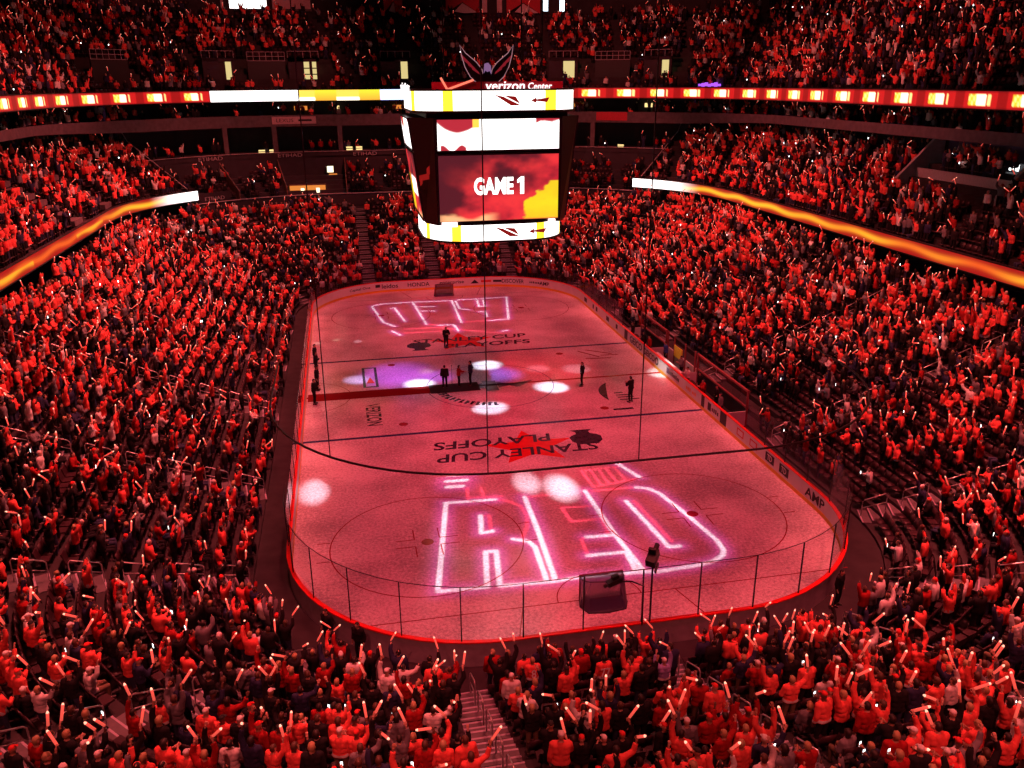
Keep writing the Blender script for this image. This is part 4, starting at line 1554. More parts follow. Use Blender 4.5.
# ================================================================== UPPER DECK: doorways, wall panels, banners
PORTALS = [(-22.0, 'first from left'), (-12.2, 'second from left'), (-1.0, 'third from left, above the scoreboard sign'), (20.4, 'just right of the scoreboard'), (31.0, 'far right')]
ptl_xy = []
for (x, w) in PORTALS:
    (px, py), (nx, ny) = ring_point(x, 26.3)
    ptl_xy.append((px, py, nx, ny))
    mtx = frame((px, py, 20.7), np.cross((0, 0, 1), (nx, ny, 0)), (0, 0, 1))
    t = thing('lit_doorway', (px, py, 20.7), 'lit doorway in the far upper deck, ' + w, 'doorway', 'lit doorways in the far upper deck')
    mb = MB()
    mb.box((-2.6, 0.0, -0.3), (-0.75, 2.6, 0.0), 0, mtx)
    mb.box((0.75, 0.0, -0.3), (1.1, 2.6, 0.0), 0, mtx)
    mb.box((-2.6, 2.3, -0.3), (1.1, 2.75, 0.0), 0, mtx)
    mb.box((-2.6, 2.6, -3.0), (1.1, 2.75, 0.0), 0, mtx)
    mb.build('surround', M['wall_dark'], t)
    MB().box((-0.75, 0.1, -0.35), (0.75, 2.3, -0.25), 0, mtx).build('lit_opening', M['door_light'], t)
    lit = [o for o in t.children if o.name.startswith('lit_opening')][0] if False else [o for o in bpy.data.objects if o.parent == t and o.name.startswith('lit_opening')][0]
    dl = {-22.0: (-0.75, 0.05), -12.2: (-0.1, 0.25), -1.0: (-0.75, -0.1), 20.4: (0.7, 0.75), 31.0: (-0.75, -0.25)}[x]
    MB().box((dl[0], 0.0, -0.24), (dl[1], 2.3, -0.16), 0, mtx).build('door_leaf', M['dark'], t)
    if x == -12.2:
        for zz in (0.8, 1.5):
            MB().box((-0.75, zz, -0.24), (0.75, zz + 0.12, -0.18), 0, mtx).build('door_bar', M['dark'], lit)
    mb = MB()
    for k in range(5):
        mb.tube([mtx @ Vector((-2.6 + 0.92 * k, 2.75, 0)), mtx @ Vector((-2.6 + 0.92 * k, 3.5, 0))], 0.03, 5)
    mb.tube([mtx @ Vector((-2.6, 3.5, 0)), mtx @ Vector((1.1, 3.5, 0))], 0.03, 5)
    mb.build('guard_rail', M['letter_grey'], t)
# dark openings with grey railing on the left of the far deck
DARKS = [(-33.0, 'left'), (-17.3, 'middle'), (25.5, 'right')]
for (x, w) in DARKS:
    (px, py), (nx, ny) = ring_point(x, 26.0)
    ptl_xy.append((px, py, nx, ny))
    mtx = frame((px, py, 20.5), np.cross((0, 0, 1), (nx, ny, 0)), (0, 0, 1))
    t = thing('railed_opening', (px, py, 20.5), 'dark railed opening in the far upper deck, %s one of three' % w, 'opening', 'railed openings in the far upper deck')
    MB().box((-2.2, 0.0, -0.3), (2.2, 2.6, -0.05), 0, mtx).build('dark_recess', M['dark'], t)
    mb = MB()
    for k in range(7):
        mb.tube([mtx @ Vector((-2.2 + 4.4 / 6 * k, 2.6, 0)), mtx @ Vector((-2.2 + 4.4 / 6 * k, 3.6, 0))], 0.03, 5)
    for zz in (2.6, 3.1, 3.6):
        mb.tube([mtx @ Vector((-2.2, zz, 0)), mtx @ Vector((2.2, zz, 0))], 0.03, 5)
    mb.build('guard_rail', M['letter_grey'], t)

(px, py) = (0, HY + 39.9)
for (x0, x1, m, lab) in ((-28.9, -22.9, 'sign_pale', 'dim pink advert panel high on the far wall, left of the white screen'),
                         (-22.4, -17.4, 'led_white', 'brilliant white screen high on the far wall, top left'),
                         (-16.9, -11.7, 'sign_pale', 'dim pink advert panel high on the far wall, right of the white screen'),
                         (22.6, 26.0, 'led_cool', 'bright pale screen high on the far wall, right of the banners'),
                         (20.2, 21.1, 'led_cool', 'narrow bright strip high on the far wall, just right of the banners')):
    t = thing('wall_screen', ((x0 + x1) / 2, py, 30), lab, 'screen', 'panels on the far upper wall')
    MB().box((x0, py - 0.25, 29.6), (x1, py - 0.02, 32.4)).build('screen_case', M['black_metal'], t)
    MB().box((x0 + 0.12, py - 0.30, 29.9), (x1 - 0.12, py - 0.25, 32.3)).build('screen_face', M[m], t)
for (x, hw_, lab) in ((-0.8, 1.25, 'smallest and leftmost of three'), (8.7, 2.3, 'wide, middle one of three'), (17.3, 2.4, 'wide, rightmost of three')):
    t = thing('hanging_banner', (x, py - 0.9, 29.4), 'red and pale swallow-tailed banner hanging at the far end, ' + lab, 'banner', 'banners hanging at the far end')
    plate([(x - hw_, 33.5), (x - hw_, 29.5), (x, 30.9), (x + hw_, 29.5), (x + hw_, 33.5)], py - 0.95, py - 0.9).build('cloth', M['banner_red'], t)
    plate([(x - 0.5 * hw_, 29.7), (x, 30.8), (x + 0.9 * hw_, 29.6), (x + 0.1 * hw_, 29.5)], py - 0.84, py - 0.80).build('pale_field', M['banner_white'], t)
for (x, lab) in ((11.8, 'left'), (13.9, 'right')):
    t = thing('narrow_banner', (x, py - 0.9, 29.5), 'narrow pale banner between the two wide red banners, the %s one' % lab, 'banner', 'banners hanging at the far end')
    plate([(x - 0.35, 29.6), (x + 0.35, 29.6), (x + 0.35, 33.5), (x - 0.35, 33.5)], py - 0.95, py - 0.9).build('cloth', M['banner_white'], t)
# uneven glowing bars standing for violet lettering too small to read, over the ring
(px, py), (nx, ny) = ring_point(33.5, 23.35)
mtx = frame((px, py, 20.05), np.cross((0, 0, 1), (nx, ny, 0)), (0, 0, 1))
mb = MB()
for k in range(7):
    mb.box((-1.7 + 0.48 * k, -0.14 - 0.05 * (k % 2), 0), (-1.7 + 0.48 * k + 0.5, 0.12 + 0.08 * (k % 3), 0.05), 0, mtx)
tag(mb.build('violet_letters', M['neon_violet']), 'small unreadable violet glowing letters just above the ring ribbon on the right', 'light')
# lamps and screens seen under the ring ribbon
k = 0
for (x, m, w) in ((-13.8, 'amber_screen', 1.6), (-9.5, 'warm_lamp', 0.9), (-1.8, 'amber_screen', 1.2), (13.5, 'warm_lamp', 0.8), (16.0, 'amber_screen', 1.5), (22.0, 'amber_screen', 1.4), (30.0, 'warm_lamp', 1.0)):
    (px, py), (nx, ny) = ring_point(x, 26.9)
    mtx = frame((px, py, 17.6), np.cross((0, 0, 1), (nx, ny, 0)), (0, 0, 1))
    t = MB().box((-w / 2, -0.25, 0), (w / 2, 0.25, 0.1), 0, mtx).build('suite_screen', M[m])
    k += 1
    tag(t, 'small %s screen under the ring ribbon, %s from left' % ('amber' if 'amber' in m else 'yellow', ('first', 'second', 'third', 'fourth', 'fifth', 'sixth', 'seventh')[k - 1]), 'screen', 'screens under the ring ribbon')

# ================================================================== LASER LETTERS: slides in two projectors
NEAR_W = [  # bright strokes, measured on the ice
    [(446, 503), (438, 591)], [(445, 503), (495, 499.5)], [(480.5, 515.6), (481.5, 533), (493, 531)], [(512.7, 539), (528, 541), (535, 547), (547, 581)],
    [(487.3, 587), (485.4, 551.8), (496, 551), (500, 586)], [(438, 591.5), (487, 587)], [(500, 586), (556, 581), (581, 577), (617, 574), (644, 572)],
    [(524.5, 497), (537, 528), (555.7, 581)], [(585, 491), (616, 536), (644.6, 572)], [(612.3, 535), (587, 537)], [(588, 555.7), (626, 551.8), (636.8, 572.3)],
    [(636, 487.4), (647.5, 488.4), (659, 493), (689.3, 516.6), (717.6, 541), (723.5, 549.8), (722.5, 555.7), (712.7, 561.6), (696, 565.5), (660, 571.3), (644, 572)],
    [(626, 501), (660, 537), (668.8, 547), (679.5, 546)], [(617, 463.4), (640, 477.4)]]
NEAR_R = [
    [(495, 499), (508.8, 501), (520.5, 506), (527, 515.6), (527, 527), (522.5, 537)], [(480.5, 515.6), (489.3, 515.6), (491, 531)], [(527.4, 497), (585, 491)],
    [(594.8, 506), (561.6, 507.8), (571.3, 521.5), (600.6, 518.6)], [(600.6, 518.6), (608.4, 534)], [(587, 537), (581, 539), (588, 554.7)], [(587, 491), (635.8, 487.4)],
    [(633.8, 501), (671.7, 541)], [(467, 488), (468, 499.7)], [(481, 488), (484, 498)], [(469, 497.5), (502, 496.5)],
    [(581.7, 471), (621.5, 466)], [(593.4, 486.8), (635.6, 479)], [(581.7, 471), (593.4, 486.8)], [(590, 470), (601, 485)], [(598, 469), (609, 483.5)], [(606, 468), (617, 482)], [(614, 467), (626, 480.5)]]
NEAR_B = [[(448, 475.5), (467, 474)], [(447, 481.5), (466, 480)], [(447.5, 487), (462, 486)]]
FAR_W = [
    [(412.8, 302), (380, 304.3), (371.8, 306.5), (383.5, 322.5), (395.2, 326.4)], [(391.3, 308.4), (394.3, 307.8), (405, 321.5)], [(412.8, 302.5), (426.5, 324.5)],
    [(414.8, 302), (451.9, 300.6)], [(416, 306.9), (434.3, 306.5)], [(420.6, 311.2), (434, 310.8)], [(451.9, 301), (461.6, 322.5)], [(455.6, 301), (459.5, 308.8), (469.3, 309.8)],
    [(457.6, 300), (506.4, 297)], [(477, 300), (479, 306.5), (485, 306), (483, 300)], [(506.4, 297), (508.4, 318.6)], [(479, 311.8), (485, 311), (486.9, 316.6)],
    [(488.8, 320.5), (508.4, 319)], [(438.2, 325.4), (453.8, 324.5), (458.7, 331.3)], [(392, 331), (400, 335)], [(503, 331), (507, 330.5)]]
FAR_R = [[(405, 329), (445, 327)], [(405, 333), (445, 331)], [(461, 322), (488, 320.5)], [(426, 324), (438, 325)], [(441, 328), (500, 333)]]


def laser_slide(P, strokes, reach, core, label, half):
    """a film slide one metre under its lamp; strokes = [(points on the ice, rgb, width)]"""
    Px, Py, Pz = P
    x0, x1, y0, y1 = half
    step = 0.055
    nx, ny = int((x1 - x0) / step), int((y1 - y0) / step)
    X, Y = np.meshgrid(np.linspace(x0, x1, nx + 1), np.linspace(y0, y1, ny + 1))
    pts = np.stack([X.ravel(), Y.ravel()], 1)
    C = np.zeros((len(pts), 3))
    for poly, rgb, w, halo in strokes:
        poly = np.array([ice_at(*p) for p in poly])
        dm = np.full(len(pts), 1e9)
        for a, b in zip(poly[:-1], poly[1:]):
            ab = b - a
            tt = np.clip(((pts - a) @ ab) / (ab @ ab), 0, 1)
            dm = np.minimum(dm, np.linalg.norm(pts - (a + tt[:, None] * ab), axis=1))
        c1 = 1 - smooth(dm, w * 0.45, w)
        c2 = np.exp(-(dm / (w * 2.6)) ** 2)
        C = np.maximum(C, c1[:, None] * np.array(rgb))
        C = np.maximum(C, c2[:, None] * np.array(halo))
    k = 1.0 / Pz
    V = np.stack([Px + (pts[:, 0] - Px) * k, Py + (pts[:, 1] - Py) * k, np.full(len(pts), Pz - 1.0)], 1)
    i = (np.arange(nx)[None, :] + (nx + 1) * np.arange(ny)[:, None]).ravel()
    F_ = np.concatenate([np.stack([i, i + 1, i + nx + 2], 1), np.stack([i, i + nx + 2, i + nx + 1], 1)])
    t = thing('light_projector', (Px, Py, Pz - 1), label, 'projector', 'projectors over the ice')
    me = raw_mesh('film_slide', V, F_, np.zeros(len(F_), int), [M['slide']])
    at = me.color_attributes.new('picture', 'FLOAT_COLOR', 'POINT')
    at.data.foreach_set('color', np.concatenate([np.clip(C, 0, 1), np.ones((len(C), 1))], 1).astype(np.float32).ravel())
    link('film_slide', me, t)
    lo, hi = V.min(0), V.max(0)
    mb = MB()
    e = 0.05
    for (a, b) in (((lo[0] - e, lo[1] - e, Pz - 1), (lo[0], hi[1] + e, Pz + 0.3)), ((hi[0], lo[1] - e, Pz - 1), (hi[0] + e, hi[1] + e, Pz + 0.3)),
                   ((lo[0], lo[1] - e, Pz - 1), (hi[0], lo[1], Pz + 0.3)), ((lo[0], hi[1], Pz - 1), (hi[0], hi[1] + e, Pz + 0.3)),
                   ((lo[0] - e, lo[1] - e, Pz + 0.3), (hi[0] + e, hi[1] + e, Pz + 0.35))):
        mb.box(a, b)
    mb.build('housing', M['black_metal'], t)
    return t


WH, VI = (1.0, 0.86, 1.0), (0.30, 0.05, 0.26)
RD, RH = (0.9, 0.045, 0.10), (0.07, 0.0, 0.004)
laser_slide((0.4, -20, 32.0), [(p, WH, 0.18, VI) for p in NEAR_W] + [(p, RD, 0.13, RH) for p in NEAR_R] + [(p, WH, 0.24, VI) for p in NEAR_B],
            0, 0, 'boxed light projector under the roof above the near half of the ice', (-7.6, 8.2, -27.2, -14.2))
spot('projector_light', (0.4, -20, 32.0), (0.4, -20.001, 0), 60 * 1000 * K, (1, 1, 1), 40, 0.05, 0.0)
laser_slide((-1.0, 13.0, 32.0), [(p, WH, 0.15, VI) for p in FAR_W] + [(p, RD, 0.24, RH) for p in FAR_R],
            0, 0, 'boxed light projector under the roof above the far half of the ice', (-9.0, 6.5, 11.5, 27.8))
spot('projector_light', (-1.0, 13.0, 32.0), (-1.0, 13.001, 0), 60 * 1000 * K, (1, 1, 1), 60, 0.05, 0.0)

# ================================================================== PEOPLE: prototypes
def capsule(bm, a, b, ra, rb, n=12, m=5):
    a, b = Vector(a), Vector(b)
    d = b - a
    L = d.length
    d = d / L if L > 1e-6 else Vector((0, 0, 1))
    up = Vector((0, 0, 1)) if abs(d.z) < 0.9 else Vector((1, 0, 0))
    x = d.cross(up).normalized()
    y = x.cross(d)
    rings = []
    for k in range(1, m + 1):
        t = -PI / 2 + PI / 2 * k / m
        rings.append((a + d * ra * math.sin(t), ra * math.cos(t)))
    for k in range(0, m):
        t = PI / 2 * k / m
        rings.append((b + d * rb * math.sin(t), rb * math.cos(t)))
    vs = [[bm.verts.new(c + x * r * math.cos(2 * PI * i / n) + y * r * math.sin(2 * PI * i / n)) for i in range(n)] for c, r in rings]
    p0, p1 = bm.verts.new(a - d * ra), bm.verts.new(b + d * rb)
    for r0, r1 in zip(vs[:-1], vs[1:]):
        for i in range(n):
            bm.faces.new((r0[i], r0[(i + 1) % n], r1[(i + 1) % n], r1[i]))
    for i in range(n):
        bm.faces.new((p0, vs[0][(i + 1) % n], vs[0][i]))
        bm.faces.new((p1, vs[-1][i], vs[-1][(i + 1) % n]))


def ellipsoid(bm, c, r, n=14, m=9):
    c = Vector(c)
    rows = []
    for k in range(1, m):
        t = -PI / 2 + PI * k / m
        rows.append([bm.verts.new(c + Vector((r[0] * math.cos(t) * math.cos(2 * PI * i / n), r[1] * math.cos(t) * math.sin(2 * PI * i / n), r[2] * math.sin(t)))) for i in range(n)])
    p0, p1 = bm.verts.new(c - Vector((0, 0, r[2]))), bm.verts.new(c + Vector((0, 0, r[2])))
    for r0, r1 in zip(rows[:-1], rows[1:]):
        for i in range(n):
            bm.faces.new((r0[i], r0[(i + 1) % n], r1[(i + 1) % n], r1[i]))
    for i in range(n):
        bm.faces.new((p0, rows[0][(i + 1) % n], rows[0][i]))
        bm.faces.new((p1, rows[-1][i], rows[-1][(i + 1) % n]))


def modified(bm, kind, **kw):
    """bmesh -> new mesh after one modifier"""
    me = bpy.data.meshes.new('t')
    bm.to_mesh(me)
    bm.free()
    return modified_mesh(me, kind, **kw)


def modified_mesh(me, kind, **kw):
    o = bpy.data.objects.new('t', me)
    COL.objects.link(o)
    md = o.modifiers.new('m', kind)
    for k, v in kw.items():
        setattr(md, k, v)
    dg = bpy.context.evaluated_depsgraph_get()
    out = bpy.data.meshes.new_from_object(o.evaluated_get(dg))
    bpy.data.objects.remove(o)
    return out


def arrays(me):
    me.calc_loop_triangles()
    V = np.empty(len(me.vertices) * 3, np.float32)
    me.vertices.foreach_get('co', V)
    F_ = np.empty(len(me.loop_triangles) * 3, np.int32)
    me.loop_triangles.foreach_get('vertices', F_)
    return V.reshape(-1, 3).astype(float), F_.reshape(-1, 3)


def normals(V, F_):
    n = np.cross(V[F_[:, 1]] - V[F_[:, 0]], V[F_[:, 2]] - V[F_[:, 0]])
    N = np.zeros_like(V)
    for k in range(3):
        np.add.at(N, F_[:, k], n)
    return N / np.maximum(np.linalg.norm(N, axis=1, keepdims=True), 1e-9)


def sub(V, F_, keep):
    """faces whose mask is true, compacted"""
    F2 = F_[keep]
    used = np.unique(F2)
    mp = np.full(len(V), -1)
    mp[used] = np.arange(len(used))
    return V[used], mp[F2], used


# one right hand (wrist at the origin, fingers along +z, palm towards +y, thumb on the -x side)
def hand_mesh(curl):
    bm = bmesh.new()
    capsule(bm, (0, 0, -0.01), (0, 0, 0.02), 0.026, 0.030, 10, 4)
    for x in (-0.026, -0.008, 0.010, 0.027):
        capsule(bm, (x * 0.7, 0, 0.015), (x, 0.0, 0.085), 0.017, 0.0125, 8, 3)
    for x, L in ((-0.029, 0.068), (-0.0095, 0.078), (0.0105, 0.072), (0.029, 0.056)):
        p = Vector((x, 0.0, 0.088))
        a = curl * 0.35
        for k, fr in enumerate((0.45, 0.32, 0.23)):
            d = Vector((x * 0.6 * (1 - curl), math.sin(a), math.cos(a))).normalized()
            q = p + d * L * fr
            capsule(bm, p, q, 0.0098 - 0.0012 * k, 0.0092 - 0.0012 * k, 8, 3)
            p = q
            a += curl * 1.25
    p = Vector((-0.024, 0.008, 0.026))
    q = p + Vector((-0.032, 0.018, 0.034))
    capsule(bm, p, q, 0.0135, 0.0112, 8, 3)
    r = q + Vector((-0.006 + 0.018 * curl, 0.012 + 0.02 * curl, 0.030))
    capsule(bm, q, r, 0.0108, 0.0088, 8, 3)
    me = modified(bm, 'REMESH', mode='VOXEL', voxel_size=0.0058)
    return arrays(me)


HAND = {0: hand_mesh(0.25), 1: hand_mesh(0.95)}


def skeleton(seated, right, left, lean=0.0, twist=0.0):
    """joint positions; facing +y, right hand on +x"""
    dz = -0.43 if seated else 0.0
    J = {}
    L = lambda x, y, z: np.array([x, y + lean * (z - 0.95) * 0.8, z + dz])
    J['pelvis'] = L(0, 0, 0.95)
    J['chest'] = L(0, 0, 1.29)
    J['neck'] = L(0, 0, 1.45)
    J['head'] = L(0, 0.025, 1.63)
    for s, nm, arm in ((1, 'r', right), (-1, 'l', left)):
        J['sh' + nm] = L(s * 0.185, 0, 1.415)
        el, wr = {'down': ((0.245, -0.03, 1.13), (0.255, 0.06, 0.88)),
                  'up': ((0.30, 0.10, 1.63), (0.235, 0.17, 1.885)),
                  'high': ((0.25, 0.06, 1.70), (0.21, 0.10, 1.96)),
                  'out': ((0.43, 0.08, 1.50), (0.52, 0.15, 1.75)),
                  'front': ((0.24, 0.14, 1.17), (0.13, 0.35, 1.30)),
                  'reach': ((0.20, 0.22, 1.27), (0.10, 0.46, 1.22)),
                  'lap': ((0.26, 0.04, 1.15), (0.13, 0.25, 1.06)),
                  'hip': ((0.36, -0.10, 1.16), (0.19, 0.06, 1.05)),
                  'clap': ((0.25, 0.13, 1.17), (0.045, 0.34, 1.27))}[arm]
        J['el' + nm] = L(s * el[0], el[1], el[2])
        J['wr' + nm] = L(s * wr[0], wr[1], wr[2])
        if seated:
            J['hip' + nm] = np.array([s * 0.095, 0.0, 0.50])
            J['kn' + nm] = np.array([s * 0.13, 0.43, 0.505])
            J['an' + nm] = np.array([s * 0.125, 0.41, 0.085])
        else:
            J['hip' + nm] = np.array([s * 0.095, 0.0, 0.92])
            J['kn' + nm] = np.array([s * 0.115, 0.03, 0.50])
            J['an' + nm] = np.array([s * 0.125, -0.02, 0.085])
        J['to' + nm] = J['an' + nm] + np.array([s * 0.025, 0.155, -0.045])
    return J


def segments(J):
    P, C, N_, Hd = J['pelvis'], J['chest'], J['neck'], J['head']
    X = lambda p, dx, dy=0, dz=0: p + np.array([dx, dy, dz])
    S_ = [('torso', X(P, -.07, 0, .04), X(P, .07, 0, .04), .115, .115), ('torso', X(P, -.065, 0, .18), X(P, .065, 0, .18), .108, .108),
          ('torso', X(C, -.09, 0, 0), X(C, .09, 0, 0), .118, .118), ('torso', X(C, -.13, 0, .09), X(C, .13, 0, .09), .085, .085),
          ('torso', J['shr'], J['shl'], .062, .062), ('torso', X(P, 0, 0, .05), X(C, 0, 0, .1), .12, .115),
          ('neck', X(N_, 0, 0, -.04), X(Hd, 0, -.02, -.08), .060, .053)]
    for s in 'rl':
        S_ += [('uarm', J['sh' + s], J['el' + s], .056, .043), ('farm', J['el' + s], J['wr' + s], .042, .028),
               ('pelvis', J['hip' + s], X(J['hip' + s], 0, 0, .04), .105, .105),
               ('thigh', J['hip' + s], J['kn' + s], .090, .060), ('shin', J['kn' + s], J['an' + s], .060, .040),
               ('foot', X(J['an' + s], 0, -.04, -.035), J['to' + s], .046, .038)]
    return S_


def build_person(seated, right, left, lean=0.0, coat=False):
    """returns arrays for body / top / trousers / shoes / hair short / hair long / cap"""
    J = skeleton(seated, right, left, lean)
    SG = segments(J)
    bm = bmesh.new()
    for nm, a, b, ra, rb in SG:
        capsule(bm, a, b, ra, rb)
    h = J['head']
    ellipsoid(bm, h + [0, -.008, .012], (.078, .098, .108))
    ellipsoid(bm, h + [0, .018, -.055], (.058, .070, .062))
    capsule(bm, h + [0, .088, .0], h + [0, .102, -.022], .012, .017, 8, 3)
    for s in (-1, 1):
        ellipsoid(bm, h + [s * .080, -.005, -.008], (.014, .022, .033), 8, 6)
    me = modified(bm, 'REMESH', mode='VOXEL', voxel_size=0.0165)
    V, F_ = arrays(me)
    bpy.data.meshes.remove(me)
    # light smoothing
    E_ = np.concatenate([F_[:, [0, 1]], F_[:, [1, 2]], F_[:, [2, 0]]])
    for _ in range(3):
        acc = np.zeros_like(V)
        cnt = np.zeros(len(V))
        np.add.at(acc, E_[:, 0], V[E_[:, 1]])
        np.add.at(cnt, E_[:, 0], 1)
        V = V * 0.5 + 0.5 * acc / np.maximum(cnt, 1)[:, None]
    # region of every vertex
    names = ['torso', 'uarm', 'farm', 'neck', 'head', 'pelvis', 'thigh', 'shin', 'foot']
    D = np.full((len(V), len(names)), 9.0)
    for nm, a, b, ra, rb in SG:
        ab = b - a
        t = np.clip(((V - a) @ ab) / max(ab @ ab, 1e-9), 0, 1)
        d = np.linalg.norm(V - (a + t[:, None] * ab), axis=1) - (ra + (rb - ra) * t)
        k = names.index(nm)
        D[:, k] = np.minimum(D[:, k], d)
    D[:, names.index('head')] = (np.linalg.norm((V - h) / [.085, .1, .12], axis=1) - 1) * .09
    R = D.argmin(1)
    reg = np.array(names)[R]
    N_ = normals(V, F_)

    def garment(mask, thick, extra=None):
        fm = mask[F_].all(1)
        W = V + N_ * thick
        if extra is not None:
            W = extra(W)
        # rim vertices come back to the skin so the cloth ends cleanly
        edge = {}
        Fk = F_[fm]
        allc = np.bincount(F_.ravel(), minlength=len(V))
        myc = np.bincount(Fk.ravel(), minlength=len(V))
        rim = (myc > 0) & (myc < allc)
        W[rim] = V[rim] + N_[rim] * (thick * 0.25)
        v, f, used = sub(W, F_, fm)
        return v, f, used
    low = J['pelvis'][2] - (0.02 if not coat else 0.30)
    top_mask = np.isin(reg, ['torso', 'uarm']) | (np.isin(reg, ['pelvis', 'thigh']) & (V[:, 2] > low) & (np.abs(V[:, 1] - J['pelvis'][1]) < 0.16 if seated else True))
    fa = np.zeros(len(V), bool)
    for s in 'rl':
        ab = J['wr' + s] - J['el' + s]
        t = ((V - J['el' + s]) @ ab) / (ab @ ab)
        fa |= (reg == 'farm') & (t < 0.80) & (np.linalg.norm(V - J['el' + s], axis=1) < 0.30)
    top_mask |= fa
    G = {'J': J}
    G['top'] = garment(top_mask, 0.034)
    tz = V[G['top'][2]][:, 2]
    G['stripe'] = (tz < low + 0.105) & (tz > low + 0.03)
    G['trousers'] = garment(np.isin(reg, ['pelvis', 'thigh', 'shin']) | ((reg == 'torso') & (V[:, 2] < J['pelvis'][2] + 0.05)), 0.011)
    G['shoe_r'] = garment((reg == 'foot') & (V[:, 0] > 0), 0.010)
    G['shoe_l'] = garment((reg == 'foot') & (V[:, 0] < 0), 0.010)
    hv = V - h
    hairm = (reg == 'head') & ((hv[:, 2] > 0.048 - 0.35 * hv[:, 1] * (hv[:, 1] > 0)) | ((hv[:, 1] < -0.02) & (hv[:, 2] > -0.075)))
    hairm &= ~((hv[:, 1] > 0.055) & (hv[:, 2] < 0.062))
    G['hair'] = garment(hairm, 0.013)
    longm = hairm | ((np.isin(reg, ['neck', 'head'])) & (hv[:, 1] < -0.005) & (hv[:, 2] > -0.20))
    G['long_hair'] = garment(longm, 0.020)
    capm = (reg == 'head') & (hv[:, 2] > 0.045)
    cv, cf, _ = garment(capm, 0.014)
    bt = [(h[0] + .072 * math.cos(a), h[1] + .075 + .085 * math.sin(a), h[2] + .048 - .03 * math.sin(a)) for a in np.linspace(0, PI, 9)]
    nb = len(bt)
    brim = np.array(bt + [(x, y, z - .008) for x, y, z in bt])
    bf = []
    for i in range(1, nb - 1):
        bf += [(0, i, i + 1), (nb, nb + i + 1, nb + i)]
    for i in range(nb - 1):
        bf += [(i, nb + i, nb + i + 1), (i, nb + i + 1, i + 1)]
    G['cap'] = (cv, cf, None)
    G['brim'] = (brim, np.array(bf), None)
    # hands
    HV, HF, vo = [V], [F_], len(V)
    hands = {}
    for s, sg, arm in (('r', 1, right), ('l', -1, left)):
        hv_, hf_ = HAND[1 if arm in ('up', 'high', 'out', 'front') else 0]
        z = J['wr' + s] - J['el' + s]
        z = z / np.linalg.norm(z)
        fwd = np.array([0, 1.0, 0]) if arm not in ('down', 'lap', 'hip') else np.array([-sg * 1.0, 0.2, 0])
        y = fwd - z * (fwd @ z)
        if np.linalg.norm(y) < 0.2:
            y = np.array([-sg * 1.0, 0, 0.2]) - z * (np.array([-sg * 1.0, 0, 0.2]) @ z)
        y /= np.linalg.norm(y)
        x = np.cross(y, z)
        # the thumb points to the body's middle line when the palm faces forward
        mir = 1 if x[0] * sg > 0 else -1
        hx_ = hv_ * np.array([mir, 1, 1])
        W = J['wr' + s] + hx_[:, :1] * x + hx_[:, 1:2] * y + hx_[:, 2:] * z - z * 0.008
        f2 = hf_ if mir > 0 else hf_[:, ::-1]
        HV.append(W)
        HF.append(f2 + vo)
        vo += len(W)
        hands[s] = J['wr' + s] + z * 0.075 + y * 0.028
    nb0 = len(F_)
    # eyes and mouth
    bm = bmesh.new()
    for s in (-1, 1):
        ellipsoid(bm, h + [s * .031, .088, .012], (.013, .010, .0075), 8, 6)
    ellipsoid(bm, h + [0, .090, -.052], (.024, .008, .006), 8, 6)
    me = bpy.data.meshes.new('t')
    bm.to_mesh(me)
    bm.free()
    ev, ef = arrays(me)
    bpy.data.meshes.remove(me)
    HV.append(ev)
    HF.append(ef + vo)
    G['body'] = (np.vstack(HV), np.vstack(HF), None)
    G['body_mi'] = np.concatenate([np.zeros(len(G['body'][1]) - len(ef), int), np.ones(len(ef), int)])
    G['hands'] = hands
    # what clothing hides, for the far crowd
    cover = np.isin(reg, ['torso', 'uarm', 'pelvis', 'thigh', 'shin', 'foot']) | fa
    G['bare'] = ~cover[F_].all(1)
    G['bare'] = np.concatenate([G['bare'], np.zeros(len(G['body'][1]) - len(F_), bool)])
    return G


POSES = {   # seated, right, left, lean
    'stand_up_r': (False, 'up', 'down', 0.05), 'stand_up_l': (False, 'down', 'high', 0.05), 'stand_both': (False, 'high', 'up', 0.0),
    'stand_front': (False, 'front', 'down', 0.10), 'stand_down': (False, 'down', 'down', 0.05), 'stand_clap': (False, 'clap', 'clap', 0.08),
    'stand_out': (False, 'out', 'lap', 0.0), 'stand_hip': (False, 'hip', 'hip', 0.0), 'stand_reach': (False, 'reach', 'lap', 0.05),
    'sit_lap': (True, 'lap', 'lap', 0.08), 'sit_up': (True, 'up', 'lap', 0.08), 'sit_front': (True, 'front', 'lap', 0.1)}
SKIN_M = [mat('skin_light', (0.52, 0.30, 0.22), 0.55, noise=0.08), mat('skin_tan', (0.36, 0.19, 0.12), 0.55, noise=0.08), mat('skin_deep', (0.12, 0.06, 0.04), 0.5, noise=0.08)]
EYE_M = mat('eye_dark', (0.02, 0.012, 0.012), 0.3, noise=0)
